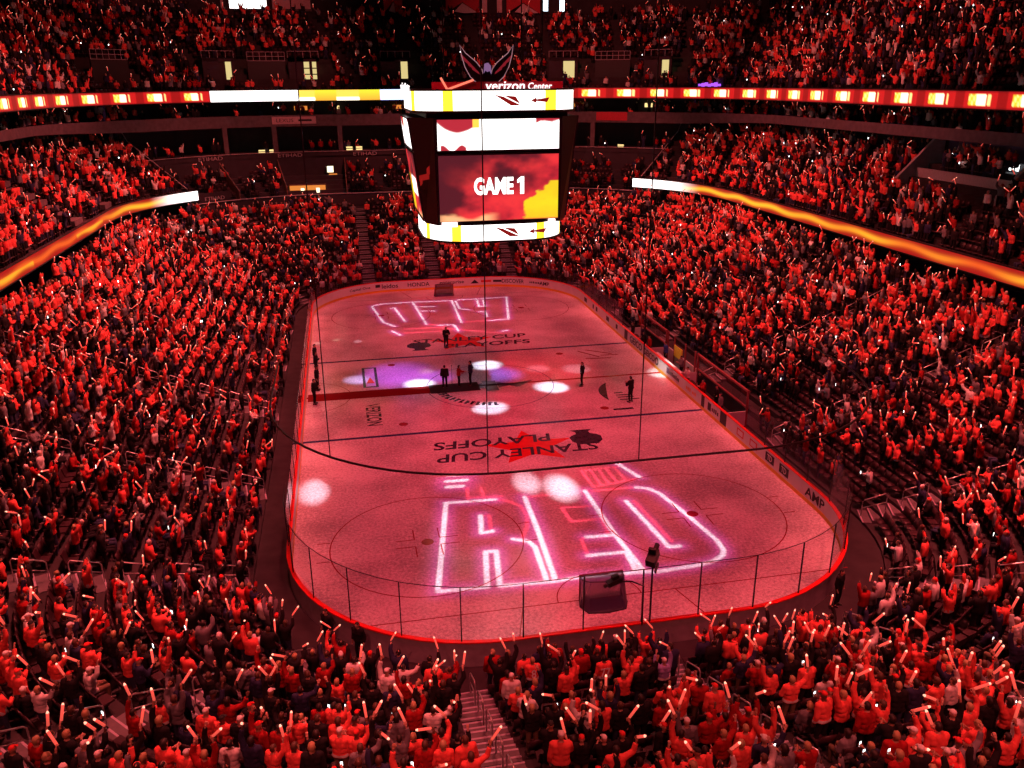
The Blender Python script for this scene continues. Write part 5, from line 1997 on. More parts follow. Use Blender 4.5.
SHIRT = {'red': mat('cloth_red', (0.74, 0.10, 0.085), 0.8, noise=0.12, scale=9, spec=0.15), 'deep red': mat('cloth_deep_red', (0.30, 0.014, 0.016), 0.85, noise=0.15, scale=9, spec=0.15),
         'white': mat('cloth_white', (0.62, 0.60, 0.60), 0.85, noise=0.08, scale=9, spec=0.15), 'black': mat('cloth_black', (0.014, 0.012, 0.014), 0.85, noise=0.1, spec=0.15),
         'grey': mat('cloth_grey', (0.16, 0.15, 0.17), 0.85, noise=0.12, spec=0.15), 'navy': mat('cloth_navy', (0.025, 0.028, 0.07), 0.85, noise=0.12, spec=0.15),
         'violet': mat('cloth_violet', (0.30, 0.24, 0.50), 0.85, noise=0.12, spec=0.15), 'blue': mat('cloth_blue', (0.05, 0.09, 0.35), 0.85, noise=0.12, spec=0.15)}
TRIM_M = mat('cloth_trim', (0.60, 0.58, 0.58), 0.85, noise=0.06, spec=0.15)
NUMBER_M = mat('jersey_number_white', (0.9, 0.88, 0.88), 0.7, noise=0.04)
PANTS_M = [mat('trousers_black', (0.012, 0.011, 0.014), 0.85, spec=0.15), mat('trousers_denim', (0.035, 0.045, 0.09), 0.85, noise=0.2, spec=0.15), mat('trousers_khaki', (0.16, 0.12, 0.08), 0.85, spec=0.15)]
SHOE_M = mat('shoe_dark', (0.02, 0.018, 0.02), 0.6)
HAIR_M = [mat('hair_dark', (0.016, 0.010, 0.008), 0.6), mat('hair_brown', (0.07, 0.035, 0.02), 0.6), mat('hair_fair', (0.36, 0.24, 0.12), 0.6)]
CAP_M = {'red': mat('cap_cloth_red', (0.62, 0.02, 0.02), 0.8), 'white': mat('cap_cloth_white', (0.65, 0.62, 0.62), 0.8), 'black': mat('cap_cloth_black', (0.014, 0.012, 0.012), 0.8)}

PROTO = {}
for nm, (se, ra_, la_, ln) in POSES.items():
    G = build_person(se, ra_, la_, ln)
    E_ = {'J': G['J'], 'hands': G['hands']}
    E_['body'] = raw_mesh('person_body', G['body'][0], G['body'][1], G['body_mi'], [SKIN_M[0], EYE_M], True)
    v, f, used = G['top']
    E_['jersey'] = raw_mesh('jersey', v, f, G['stripe'][f].all(1).astype(int), [SHIRT['red'], TRIM_M], True)
    for k, m_ in (('trousers', PANTS_M[0]), ('shoe_r', SHOE_M), ('shoe_l', SHOE_M), ('hair', HAIR_M[0]), ('long_hair', HAIR_M[0]), ('cap', CAP_M['red']), ('brim', CAP_M['red'])):
        v, f, _ = G[k]
        E_[k] = raw_mesh(k, v, f, np.zeros(len(f), int), [m_], True)
    # merged light copies for the mass: category 0 skin, 1 top, 2 stripe, 3 trousers, 4 hair
    parts = [(sub(G['body'][0], G['body'][1], G['bare'])[:2], 0), (G['top'][:2], 1), (G['trousers'][:2], 3), (G['hair'][:2], 4)]
    Vm, Fm, Cm, vo = [], [], [], 0
    for (v, f), c in parts:
        Vm.append(v)
        Fm.append(f + vo)
        if c == 1:
            Cm.append(np.where(G['stripe'][f].all(1), 2, 1))
        else:
            Cm.append(np.full(len(f), c))
        vo += len(v)
    Vm, Fm, Cm = np.vstack(Vm), np.vstack(Fm), np.concatenate(Cm)
    big = raw_mesh('t', Vm, Fm, Cm, [None] * 5)
    E_['lod'] = []
    for target in (420, 130):
        me = modified_mesh(big.copy(), 'DECIMATE', ratio=min(1, target / len(Fm)))
        v, f = arrays(me)
        tp = np.empty(len(me.loop_triangles), np.int32)
        me.loop_triangles.foreach_get('polygon_index', tp)
        mi = np.empty(len(me.polygons), np.int32)
        me.polygons.foreach_get('material_index', mi)
        E_['lod'].append((v, f, mi[tp]))
        bpy.data.meshes.remove(me)
    bpy.data.meshes.remove(big)
    PROTO[nm] = E_


def set_mat(o, idx, m):
    o.material_slots[idx].link = 'OBJECT'
    o.material_slots[idx].material = m


def person(loc, rz, pose, shirt, label, group=None, head='hair', hair=0, cap='red', skin=0, pants=0, scale=1.0, stripe=False, name='person'):
    E_ = PROTO[pose]
    t = thing(name, loc, label, 'person', group, rz)
    t.scale = (scale, scale, scale)
    b = link('body', E_['body'], t, False)
    set_mat(b, 0, SKIN_M[skin])
    j = link('jersey' if shirt in ('red', 'white', 'deep red') else 'jacket', E_['jersey'], t, False)
    set_mat(j, 0, SHIRT[shirt])
    set_mat(j, 1, TRIM_M if stripe else SHIRT[shirt])
    p_ = link('trousers', E_['trousers'], t, False)
    set_mat(p_, 0, PANTS_M[pants])
    link('shoe', E_['shoe_r'], t, False)
    link('shoe', E_['shoe_l'], t, False)
    if head == 'cap':
        c = link('cap', E_['cap'], t, False)
        set_mat(c, 0, CAP_M[cap])
        set_mat(link('brim', E_['brim'], c, False), 0, CAP_M[cap])
    h = link('hair', E_['long_hair' if head == 'long' else 'hair'], t, False) if head != 'cap' else None
    if h:
        set_mat(h, 0, HAIR_M[hair])
    return t


def face(dx, dy):
    """rotation so that local +y looks along (dx, dy)"""
    return math.atan2(-dx, dy)


# -------- people on the ice
IC = 'people on the ice'
person((-3.3, -0.15, 0.045), face(0.2, 1), 'stand_down', 'black', 'person in a dark coat standing alone at the left of the black mat', IC)
person((-2.28, 0.0, 0.045), face(1, 0.1), 'stand_reach', 'deep red', 'shorter person in dark red on the black mat reaching out an arm', IC, head='long', scale=0.93)
person((-1.42, 0.05, 0.045), face(-1, 0.3), 'stand_hip', 'navy', 'tall person in a dark suit at the right end of the black mat', IC, scale=1.08)
person((-2.0, 9.6, 0.0), face(0.2, -1), 'stand_clap', 'black', 'person in black standing alone on the far ice below the projected letters', IC, scale=1.04)
person((6.4, -1.6, 0.0), face(-1, 0.4), 'stand_hip', 'black', 'person in black standing with legs apart right of the white light pools', IC, scale=1.04)
person((8.75, -5.4, 0.0), face(-0.6, 1), 'stand_clap', 'black', 'person in black standing on the curved painted advert near the right boards', IC, scale=1.06)
for (x, y, ps, w) in ((-12.45, 6.9, 'stand_down', 'farthest of the four dark figures along the left boards'), (-12.35, 5.0, 'stand_front', 'second from far of the four dark figures along the left boards'),
                      (-12.2, 1.5, 'stand_down', 'dark figure at the left boards standing just beyond the red carpet'), (-12.35, -1.25, 'stand_clap', 'dark figure at the left boards standing just this side of the red carpet')):
    person((x, y, 0.0 if abs(y) > 1 else 0.022), face(1, -0.2), ps, 'black', w, 'people by the left boards', scale=1.05)
# -------- people on the benches
bl = [('farthest', 7.4, 'black'), ('second', 6.2, 'navy'), ('third', 4.6, 'black'), ('fourth', 3.4, 'deep red')]
for w, y, c in bl:
    person((13.3 if w != 'second' else 13.75, y, 0.12), face(-1, 0.05), 'stand_down' if w != 'third' else 'stand_clap', c, 'person in dark clothes in the far team bench, %s from its far end' % ('first' if w == 'farthest' else w), 'people in the far bench')
for k, (y, c, ps) in enumerate(((-4.3, 'white', 'stand_front'), (-5.6, 'black', 'stand_down'), (-7.0, 'deep red', 'stand_clap'), (-8.3, 'black', 'stand_hip'), (-9.7, 'grey', 'stand_down'))):
    person((13.3 + 0.35 * (k % 2), y, 0.12), face(-1, 0.1 * (k - 2)), ps, c, 'person in %s in the near team bench, %s from its far end' % (c, ('first', 'second', 'third', 'fourth', 'fifth')[k]), 'people in the near bench')
person((13.9, 1.5, 0.12), face(-1, 0), 'stand_down', 'blue', 'person in blue standing between the pale posts of the timekeeper box', None, scale=1.02)
person((13.8, -1.9, 0.12), face(-1, 0), 'stand_clap', 'grey', 'person in grey in the timekeeper box, near the yellow cloth', None)
# guards at the glass
for (u, v, z, lab) in ((340, 640, 0.0, 'dark figure standing guard against the outside of the near-left rink corner'), (373, 648, 0.0, 'dark figure crouched low outside the near glass, left of the wide stairs'),
                       (829, 602, 0.0, 'dark bulky figure outside the near-right rink corner')):
    x, y = ice_at(u, v, z)
    o_ = offset_of(x, y)
    (px, py), (nx, ny) = near_pt(y, x, 0.62)
    person((px, py, 0.0), face(-nx, -ny), 'stand_down', 'black', lab, None)

# ================================================================== SEATS, STAIRS, CROWD
AISLES = [   # plan segments: inner end, outer end, what to call it
    ((-6.3, -31.6), (-6.3, -52), 'wide stairs'), ((1.0, -31.6), (1.0, -52), 'goal stairs'), ((8.6, -31.4), (8.9, -52), 'right stairs'),
    ((-11.4, -29.2), (-27.5, -44.5), 'corner stairs'), ((12.6, -29.6), (27.5, -43.0), 'far right stairs'),
    ((-14.4, -23.2), (-33, -31.0), 'left-hand stairs'), ((-14.6, -14.6), (-33, -17.6), 'left side stairs'), ((-14.6, -3.5), (-33, -5.0), 'middle left stairs'),
    ((-14.6, 6.5), (-33, 7.0), 'upper left stairs'), ((-14.6, 16.5), (-33, 18), 'far left stairs'), ((-13.6, 27), (-28, 38.5), 'far left corner stairs'),
    ((-7.3, 31.9), (-7.6, 52), 'far stairs'), ((-0.3, 31.9), (-0.3, 52), 'far middle stairs'), ((8.0, 31.9), (8.6, 52), 'far right stairs beyond'),
    ((13.6, 27), (28, 38.5), 'far right corner stairs'), ((14.6, 16.5), (33, 18), 'upper right stairs'), ((14.6, 6.5), (33, 7), 'middle right stairs'),
    ((14.6, -3.5), (33, -4.5), 'bench stairs'), ((14.6, -14), (33, -16.5), 'right side stairs'), ((14.4, -23.2), (33, -30.5), 'right-hand stairs')]
A0 = np.array([a for a, b, c in AISLES], float)
A1 = np.array([b for a, b, c in AISLES], float)


def aisle_dist(P):
    """distance to, and index of, the nearest aisle"""
    ab = A1 - A0
    t = np.clip(((P[:, None, :] - A0) * ab).sum(2) / (ab * ab).sum(1), 0, 1)
    d = np.linalg.norm(P[:, None, :] - (A0 + t[..., None] * ab), axis=2)
    return d.min(1), d.argmin(1)


def upper_aisles(P, o, w):
    """aisles of the club and upper decks: radial, by sector angle"""
    ang = np.degrees(np.arctan2(P[:, 1] - 20, np.abs(P[:, 0]) + 1e-6))
    return np.abs((P[:, 1] + 60) % 10.5 - 5.2) < w if False else None


SEATS = []   # x, y, z, nx, ny, tier, row, aisle index, side, seat number


def add_row(tier, k, o, z, keep, gap):
    p, nr, t = walk(o, 0.56)
    m = np.array([keep(*q) for q in p]) if keep else np.ones(len(p), bool)
    if tier == 'low':
        d, ai = aisle_dist(p)
        m &= d > gap
        m &= ~((p[:, 0] > 12.9) & (np.abs(p[:, 1] + 1.4) < 10.8) & (o < 3.4))
    else:
        d = np.zeros(len(p))
        m &= ~((np.abs(np.degrees(np.arctan2(p[:, 1] - 20, np.abs(p[:, 0]))) - SPLIT) < 1.3) & (tier in ('club', 'box')))
        ai = np.zeros(len(p), int)
        hx, hy, r = rr(o)
        # radial aisles every so often
        L = t[-1] + 0.28
        q = (t / L * 40.0) % 1.0
        m &= np.abs(q - 0.5) > 0.9 / (L / 40.0) / 2 + 0.02
        if tier == 'up':
            for (px, py, nx, ny) in ptl_xy:
                dx, dy = p[:, 0] - px, p[:, 1] - py
                rad = -(dx * nx + dy * ny)
                tan = np.abs(dx * -ny + dy * nx)
                m &= ~((tan < 2.9) & (rad > -1.6) & (rad < 3.4))
        if tier == 'box':
            m &= ~((np.abs(p[:, 0] + 13.2) < 3.6) & (p[:, 1] > 0) & (k < 5))
            for xd in (-15.8, -8.9, 6.5, 15.5, -21.0):
                m &= np.abs(p[:, 0] - xd * (1 + 0.012 * (o - 18.5))) > 0.5
        if tier == 'club':
            m &= ~((p[:, 0] > 30) & (((np.abs(p[:, 1] - 2.5) < 6.3) & (o > 23.0) & (o < 25.6)) | ((np.abs(np.abs(p[:, 1] - 2.5) - 5.9) < 0.6) & (o > 22.4))))
            m &= ~((p[:, 0] < -30) & ((np.abs(p[:, 1] - 21) < 1.6) | (np.abs(p[:, 1] - 31) < 1.6)))
    for i in np.nonzero(m)[0]:
        SEATS.append((p[i, 0], p[i, 1], z, nr[i, 0], nr[i, 1], tier, k, ai[i], t[i], o))


for k in range(LOW_N):
    add_row('low', k, LOW_O + TR * k, LOW_Z + LOW_R * k, lambda x, y, k=k: not (in_far(x, y) and k > 17) and not (y < -40 and k > 14), 0.74)
for k in range(CLUB_N):
    add_row('club', k, CLUB_O + TR * k, CLUB_Z + CLUB_R * k, lambda x, y: in_side(x, y) and y > -24, 0.6)
for k in range(BOX_N):
    add_row('box', k, BOX_O + TR * k, BOX_Z + BOX_R * k, in_far, 0.6)
for k in range(2):
    add_row('suite', k, 24.1 + 1.2 * k, 16.0 + 0.4 * k, in_far, 0.6)
for k in range(3):
    add_row('suite', k, 24.95 + 0.85 * k, 16.09 + 0.26 * k, lambda x, y: in_side(x, y) and y > -24, 0.6)
add_row('suite', 3, 24.3, 12.1, in_far, 0.6)
for k in range(UP_N):
    add_row('up', k, UP_O + TR * k, UP_Z + UP_R * k, lambda x, y: y > -24, 0.6)
SX = np.array([(s[0], s[1], s[2], s[3], s[4], s[6], s[7], s[8], s[9]) for s in SEATS])
TIER = np.array([s[5] for s in SEATS])
NSEAT = len(SX)
U, Vv, Zd = project(SX[:, :3] + np.array([0, 0, 1.0]))
inview = (U > -6) & (U < 1030) & (Vv > -8) & (Vv < 790) & (Zd > 1)

# where the photo shows thin or empty patches (pixels, radius, how empty)
EMPTY = [(862, 520, 66, 0.97), (905, 500, 45, 0.8), (800, 395, 40, 0.5), (840, 560, 40, 0.8), (235, 385, 34, 0.6), (700, 320, 40, 0.35), (915, 420, 30, 0.45),
         (250, 330, 20, 0.3), (640, 705, 20, 0.5), (585, 690, 14, 0.5), (240, 140, 70, 0.55), (600, 140, 45, 0.6), (960, 630, 16, 0.6), (820, 620, 14, 0.6), (985, 225, 30, 0.5), (720, 285, 30, 0.4),
         (470, 30, 90, 0.45), (380, 210, 60, 0.3), (330, 45, 80, 0.3), (600, 60, 60, 0.3)]
pe = np.zeros(NSEAT)
for (u, v, r, e) in EMPTY:
    pe = np.maximum(pe, e * np.exp(-(((U - u) ** 2 + (Vv - v) ** 2) / r ** 2) ** 2))
base = {'low': 0.85, 'club': 0.86, 'box': 0.55, 'suite': 0.62, 'up': 0.62}
pocc = np.array([base[t] for t in TIER]) * (1 - pe)
occ = rng.random(NSEAT) < pocc
# four people the photo shows clearly, with nobody standing right behind them
SPECIAL = {}
for (u, v, what) in ((541, 678, '8'), (606, 674, '77'), (660, 682, 'violet'), (688, 718, 'plain')):
    i = int(np.argmin(np.where((TIER == 'low') & inview, (U - u) ** 2 + (Vv - v) ** 2, 1e9)))
    SPECIAL[i] = what
    occ[(np.abs(U - U[i]) < 15) & (Vv - Vv[i] > 4) & (Vv - Vv[i] < 26) & (TIER == 'low')] = False
for i in SPECIAL:
    occ[i] = True
# looks: bright red is commoner on the left and in clumps
cl = fbm(SX[:, 0] * 0.02 + 3, SX[:, 1] * 0.02 + 3, 6.0, 77)
pr = np.clip(0.33 + 1.3 * (cl - 0.5) + 0.10 * (U < 300) - 0.16 * np.isin(TIER, ['box', 'suite']) - 0.06 * (TIER == 'up'), 0.08, 0.85)
names_s = ['red', 'deep red', 'white', 'black', 'grey', 'navy']
rnd = rng.random(NSEAT)
shirt_i = np.where(rnd < pr, 0, np.where(rnd < pr + (1 - pr) * 0.22, 1, np.where(rnd < pr + (1 - pr) * 0.30, 2, np.where(rnd < pr + (1 - pr) * 0.80, 3, np.where(rnd < pr + (1 - pr) * 0.90, 4, 5)))))
pose_names = list(POSES)
stand_w = {'stand_up_r': .20, 'stand_up_l': .15, 'stand_both': .09, 'stand_front': .10, 'stand_down': .10, 'stand_clap': .08, 'stand_out': .08, 'sit_lap': .10, 'sit_up': .06, 'sit_front': .04}
pw = np.array([stand_w.get(n_, 0) for n_ in pose_names])
pose_i = rng.choice(len(pose_names), NSEAT, p=pw / pw.sum())
jit = rng.normal(0, 0.05, (NSEAT, 2))
scl = rng.uniform(0.96, 1.10, NSEAT)
yaw_j = rng.normal(0, 0.22, NSEAT)
nrm = SX[:, 3:5]
tang = np.stack([nrm[:, 1], -nrm[:, 0]], 1)
seated = np.array([POSES[pose_names[i]][0] for i in pose_i])
fwd = np.where(seated, -0.08, 0.10) + jit[:, 0]
PX = SX[:, :2] + nrm * fwd[:, None] + tang * (jit[:, 1] * 0.7)[:, None]
# everybody looks towards the middle of the ice
aim = np.stack([-PX[:, 0] * 0.55, -PX[:, 1] * 0.75], 1)
aim /= np.linalg.norm(aim, axis=1, keepdims=True)
look_d = nrm * 0.6 + aim * 0.4
ROT = np.arctan2(-look_d[:, 0], look_d[:, 1]) + yaw_j

raised = np.isin(np.array(pose_names)[pose_i], ['stand_up_r', 'stand_up_l', 'stand_both', 'stand_out', 'sit_up', 'stand_front'])
baton = occ & raised & (rng.random(NSEAT) < np.where(TIER == 'up', 0.36, np.where(SX[:, 1] < -25, 0.52, 0.40)))

# the 300 largest in the picture become people of their own
size = np.where(inview & occ, 1.0 / Zd, 0)
size[list(SPECIAL)] = 9.0
solo = np.argsort(-size)[:300]
is_solo = np.zeros(NSEAT, bool)
is_solo[solo] = True

ORD = ['first', 'second', 'third', 'fourth', 'fifth', 'sixth', 'seventh', 'eighth', 'ninth', 'tenth', 'eleventh', 'twelfth', 'thirteenth', 'fourteenth', 'fifteenth', 'sixteenth',
       'seventeenth', 'eighteenth', 'nineteenth', 'twentieth', 'twenty-first', 'twenty-second', 'twenty-third', 'twenty-fourth', 'twenty-fifth', 'twenty-sixth']


def seat_words(idx):
    """row and place words for a lower-bowl seat"""
    x, y, row, ai = SX[idx, 0], SX[idx, 1], int(SX[idx, 5]), int(SX[idx, 6])
    a0, a1, nm = A0[ai], A1[ai], AISLES[ai][2]
    ab = (a1 - a0) / np.linalg.norm(a1 - a0)
    side = ab[0] * (y - a0[1]) - ab[1] * (x - a0[0])
    d = abs(side)
    n_ = max(1, int(round((d - 0.74) / 0.56)) + 1)
    # outward direction ab: positive side lies to its left; seen from the camera name what the eye sees
    if a0[1] < -28:
        w = 'right' if side < 0 and ab[1] < 0 else 'left'
        w = 'right' if (x - (a0[0] + ab[0] * ((x - a0[0]) * ab[0] + (y - a0[1]) * ab[1]))) > 0 else 'left'
        rel = '%s %s of' % (ORD[min(n_, 26) - 1], w)
    else:
        yy = a0[1] + ab[1] * ((x - a0[0]) * ab[0] + (y - a0[1]) * ab[1])
        rel = '%s %s' % (ORD[min(n_, 26) - 1], 'beyond' if y > yy else 'before')
    return '%s row from glass' % ORD[row], '%s %s' % (rel, nm)


ACT = {'stand_up_r': 'right arm raised', 'stand_up_l': 'left arm raised', 'stand_both': 'both arms raised', 'stand_front': 'hand held forward', 'stand_down': 'arms down', 'stand_clap': 'hands together',
       'stand_out': 'arm flung out', 'sit_lap': 'seated', 'sit_up': 'seated, arm raised', 'sit_front': 'seated, hand forward'}
GRP = {True: 'spectators behind the near glass', False: 'spectators in the left and right lower stands'}
used_labels = {}


def unique(label):
    n_ = used_labels.get(label, 0) + 1
    used_labels[label] = n_
    if n_ > 1:
        label = label.replace(' from glass', ' up') if n_ == 2 else label + ', behind'
        return unique(label)
    return label


tube_me = MB()
tube_me.tube([(0, 0, 0.05), (0, 0, 0.42)], 0.036, 10)
TUBE = tube_me.mesh('tube', M['tube_red'], True)
tip = MB()
tip.tube([(0, 0, 0.42), (0, 0, 0.47)], 0.037, 10, r1=0.02)
TIP = tip.mesh('lamp_tip', M['tube_pink'], True)
gp = MB()
gp.tube([(0, 0, -0.10), (0, 0, 0.05)], 0.019, 10)
GRIP = gp.mesh('grip', M['rubber'], True)
PH = MB()
PH.box((-0.036, -0.005, -0.075), (0.036, 0.005, 0.075))
PHB = PH.mesh('phone_case', M['rubber'])
PH = MB()
PH.box((-0.032, -0.008, -0.068), (0.032, -0.005, 0.068))
PHS = PH.mesh('phone_screen', M['phone_white'])


def hand_world(idx, s):
    hloc = PROTO[pose_names[pose_i[idx]]]['hands'][s] * scl[idx]
    c, sn = math.cos(ROT[idx]), math.sin(ROT[idx])
    return np.array([PX[idx, 0] + c * hloc[0] - sn * hloc[1], PX[idx, 1] + sn * hloc[0] + c * hloc[1], SX[idx, 2] + hloc[2]])


def baton_hand(idx):
    p_ = pose_names[pose_i[idx]]
    return 'l' if p_ == 'stand_up_l' else 'r'


tilt = rng.normal(0, 0.5, (NSEAT, 2))
# two numbered jerseys and one violet coat, as the photo has them
special = {}
for i, what in SPECIAL.items():
    special[i] = what
    pose_i[i] = pose_names.index('stand_down' if what in ('8', '77') else 'stand_both')
    baton[i] = False
    shirt_i[i] = 0
    fwdv = nrm[i] * 0.10
    PX[i] = SX[i, :2] + fwdv
    if what in ('8', '77'):
        ROT[i] = math.atan2(-nrm[i, 0], nrm[i, 1])

kind_r = rng.random(NSEAT)
solo_sorted = sorted(solo, key=lambda i: (Vv[i], U[i]))
for i in solo_sorted:
    i = int(i)
    ps = pose_names[pose_i[i]]
    sh = names_s[shirt_i[i]]
    if special.get(i) == 'violet':
        sh = 'violet'
    hd = 'cap' if kind_r[i] < 0.30 else ('long' if kind_r[i] < 0.55 else 'hair')
    cap = 'red' if kind_r[i] < 0.14 else ('white' if kind_r[i] < 0.24 else 'black')
    rw, pl_ = seat_words(i)
    garment_w = 'jersey' if sh in ('red', 'white', 'deep red') else 'top'
    if special.get(i) in ('8', '77'):
        lb = 'person in red jersey numbered %s seen from behind, %s, %s' % (special[i], rw, pl_)
        lb = 'person in red jersey numbered %s, %s' % (special[i], pl_)
        hd = 'hair'
    else:
        lb = '%s %s%s, %s, %s, %s' % (sh, garment_w, ', ' + cap + ' cap' if hd == 'cap' else '', ACT[ps].replace('seated, ', 'seated '), rw, pl_)
        if len(lb.split()) > 16:
            lb = lb.replace(', %s cap' % cap, '')
        if len(lb.split()) > 16:
            lb = lb.replace(' of ', ' ')
        lb = unique(lb)
        if len(lb.split()) <= 13:
            lb = 'person in ' + lb
        elif len(lb.split()) <= 15:
            lb = 'person, ' + lb
    t = person((PX[i, 0], PX[i, 1], SX[i, 2] + 0.001), ROT[i], ps, sh, lb, GRP[bool(SX[i, 1] < -28)], hd, int(kind_r[i] * 30) % 3, cap, int(kind_r[i] * 70) % 10 // 4 if kind_r[i] < 0.9 else 0,
               int(kind_r[i] * 50) % 3, scl[i], stripe=(shirt_i[i] in (0, 2) and int(kind_r[i] * 1000) % 3 == 0) or special.get(i) in ('8', '77'))
    if special.get(i) in ('8', '77'):
        Jn = PROTO[ps]['J']
        c_ = Jn['chest']
        text_obj('jersey_number', special[i], frame((0, c_[1] - 0.200, c_[2] - 0.04), (1, 0, 0), (0, 0.14, 1)), NUMBER_M, [c2 for c2 in bpy.data.objects if c2.parent == t and c2.name.startswith('jersey')][0], 0.30, 0.16 * len(special[i]), 0.006, 0.01, local=True)
    if baton[i]:
        hp = hand_world(i, baton_hand(i))
        b = thing('light_baton', hp, unique('lit baton held by %s, %s, %s' % (sh + ' ' + garment_w, rw, pl_)), 'light baton', 'lit batons held behind the near glass')
        b.rotation_euler = (tilt[i, 0], tilt[i, 1], 0)
        link('tube', TUBE, b, False)
        link('lamp_tip', TIP, b, False)
        link('grip', GRIP, b, False)
    elif ps in ('stand_front', 'sit_front'):
        hp = hand_world(i, 'r')
        b = thing('mobile_phone', hp + np.array([0, 0, 0.04]), unique('lit phone held by %s, %s, %s' % (sh + ' ' + garment_w, rw, pl_)), 'phone', 'lit phones held in the stands', ROT[i])
        link('phone_case', PHB, b, False)
        link('phone_screen', PHS, b, False)

# -------- the rest of the crowd: one mass of people, one mass of batons
CM = SKIN_M + [SHIRT[n_] for n_ in names_s] + [TRIM_M] + PANTS_M + HAIR_M + [CAP_M['red'], CAP_M['white']]
ix = {m_.name: k for k, m_ in enumerate(CM)}
rest = np.nonzero(occ & ~is_solo & (inview | ((U > -120) & (U < 1150) & (Vv > -80) & (Vv < 860) & (Zd > 1))))[0]
VV, FF, MM, vo = [], [], [], 0
for li, sel in ((0, rest[Zd[rest] < 62]), (1, rest[Zd[rest] >= 62])):
    for pk, pn in enumerate(pose_names):
        ids = sel[pose_i[sel] == pk]
        if not len(ids):
            continue
        v, f, c = PROTO[pn]['lod'][li]
        n_, nv = len(ids), len(v)
        cs, sn = np.cos(ROT[ids]), np.sin(ROT[ids])
        w = v[None] * scl[ids][:, None, None]
        X = PX[ids, 0][:, None] + cs[:, None] * w[..., 0] - sn[:, None] * w[..., 1]
        Y = PX[ids, 1][:, None] + sn[:, None] * w[..., 0] + cs[:, None] * w[..., 1]
        Zz = SX[ids, 2][:, None] + w[..., 2]
        VV.append(np.stack([X, Y, Zz], 2).reshape(-1, 3))
        FF.append((f[None] + (np.arange(n_) * nv)[:, None, None]).reshape(-1, 3) + vo)
        kr = kind_r[ids]
        cm = np.zeros((n_, 5), int)
        cm[:, 0] = np.where(kr < 0.5, ix['skin_light'], np.where(kr < 0.8, ix['skin_tan'], ix['skin_deep']))
        cm[:, 1] = 3 + shirt_i[ids]
        cm[:, 2] = np.where(((kr * 1000).astype(int) % 3 == 0) & np.isin(shirt_i[ids], [0, 2]), ix['cloth_trim'], cm[:, 1])
        cm[:, 3] = np.where(kr < 0.7, ix['trousers_black'], ix['trousers_denim'])
        cm[:, 4] = np.where(kr < 0.14, ix['cap_cloth_red'], np.where(kr < 0.24, ix['cap_cloth_white'], np.where(kr < 0.65, ix['hair_dark'], np.where(kr < 0.88, ix['hair_brown'], ix['hair_fair']))))
        MM.append(cm[:, c].reshape(-1))
        vo += n_ * nv
crowd = link('crowd', raw_mesh('crowd', np.vstack(VV), np.vstack(FF), np.concatenate(MM), CM, True))
tag(crowd, 'mass of red-shirted spectators filling the lower, club and upper stands round the ice', 'crowd', kind='stuff')
print('crowd', len(rest), 'tris', sum(len(f) for f in FF), 'seats', NSEAT)

bi = np.nonzero(baton & ~is_solo & inview)[0]
n6 = 6
ang = np.arange(n6) * 2 * PI / n6


def baton_mass(ids, nn):
    an = np.arange(nn) * 2 * PI / nn
    prof = [(-0.05, 0.02, 0), (0.03, 0.031, 0), (0.33, 0.033, 1), (0.40, 0.018, 1)]
    base_v = np.array([(r * math.cos(a), r * math.sin(a), z) for z, r, _ in prof for a in an])
    f, mi = [], []
    for k in range(3):
        for q in range(nn):
            a, b = k * nn + q, k * nn + (q + 1) % nn
            f += [(a, b, b + nn), (a, b + nn, a + nn)]
            mi += [1 if k == 2 else 0] * 2
    for q in range(1, nn - 1):
        f.append((3 * nn, 3 * nn + q, 3 * nn + q + 1))
        mi.append(1)
    return base_v, np.array(f), np.array(mi)


bv, bf, bm_ = baton_mass(bi, 6)
Vb, Fb, Mb = [], [], []
for q, i in enumerate(bi):
    hp = hand_world(i, baton_hand(i))
    R_ = (Matrix.Rotation(tilt[i, 1], 3, 'Y') @ Matrix.Rotation(tilt[i, 0], 3, 'X'))
    Vb.append(bv @ np.array(R_).T + hp)
    Fb.append(bf + q * len(bv))
    Mb.append(bm_)
bt_ = link('light_batons', raw_mesh('light_batons', np.vstack(Vb), np.vstack(Fb), np.concatenate(Mb), [M['tube_red'], M['tube_pink']]))
tag(bt_, 'countless small lit red and pink batons waved all over the crowd', 'light batons', kind='stuff')
# white phone lights scattered in the mass
pi_ = np.nonzero(occ & ~is_solo & inview & np.isin(np.array(pose_names)[pose_i], ['stand_front', 'sit_front']) & (rng.random(NSEAT) < 0.16))[0]
Vb, Fb = [], []
for q, i in enumerate(pi_):
    hp = hand_world(i, 'r') + np.array([0, 0, 0.05])
    c, sn = math.cos(ROT[i]), math.sin(ROT[i])
    bx = np.array([(x, y, z) for x in (-.04, .04) for y in (-.006, .006) for z in (-.07, .07)])
    w = np.stack([c * bx[:, 0] - sn * bx[:, 1], sn * bx[:, 0] + c * bx[:, 1], bx[:, 2]], 1) + hp
    Vb.append(w)
    Fb.append(np.array([(0, 1, 3), (0, 3, 2), (4, 6, 7), (4, 7, 5), (0, 4, 5), (0, 5, 1), (2, 3, 7), (2, 7, 6), (0, 2, 6), (0, 6, 4), (1, 5, 7), (1, 7, 3)]) + 8 * q)
ph_ = link('phone_lights', raw_mesh('phone_lights', np.vstack(Vb), np.vstack(Fb), np.zeros(len(Fb) * 12, int), [M['phone_white']]))
tag(ph_, 'scattered tiny white phone lights in the crowd', 'phone lights', kind='stuff')

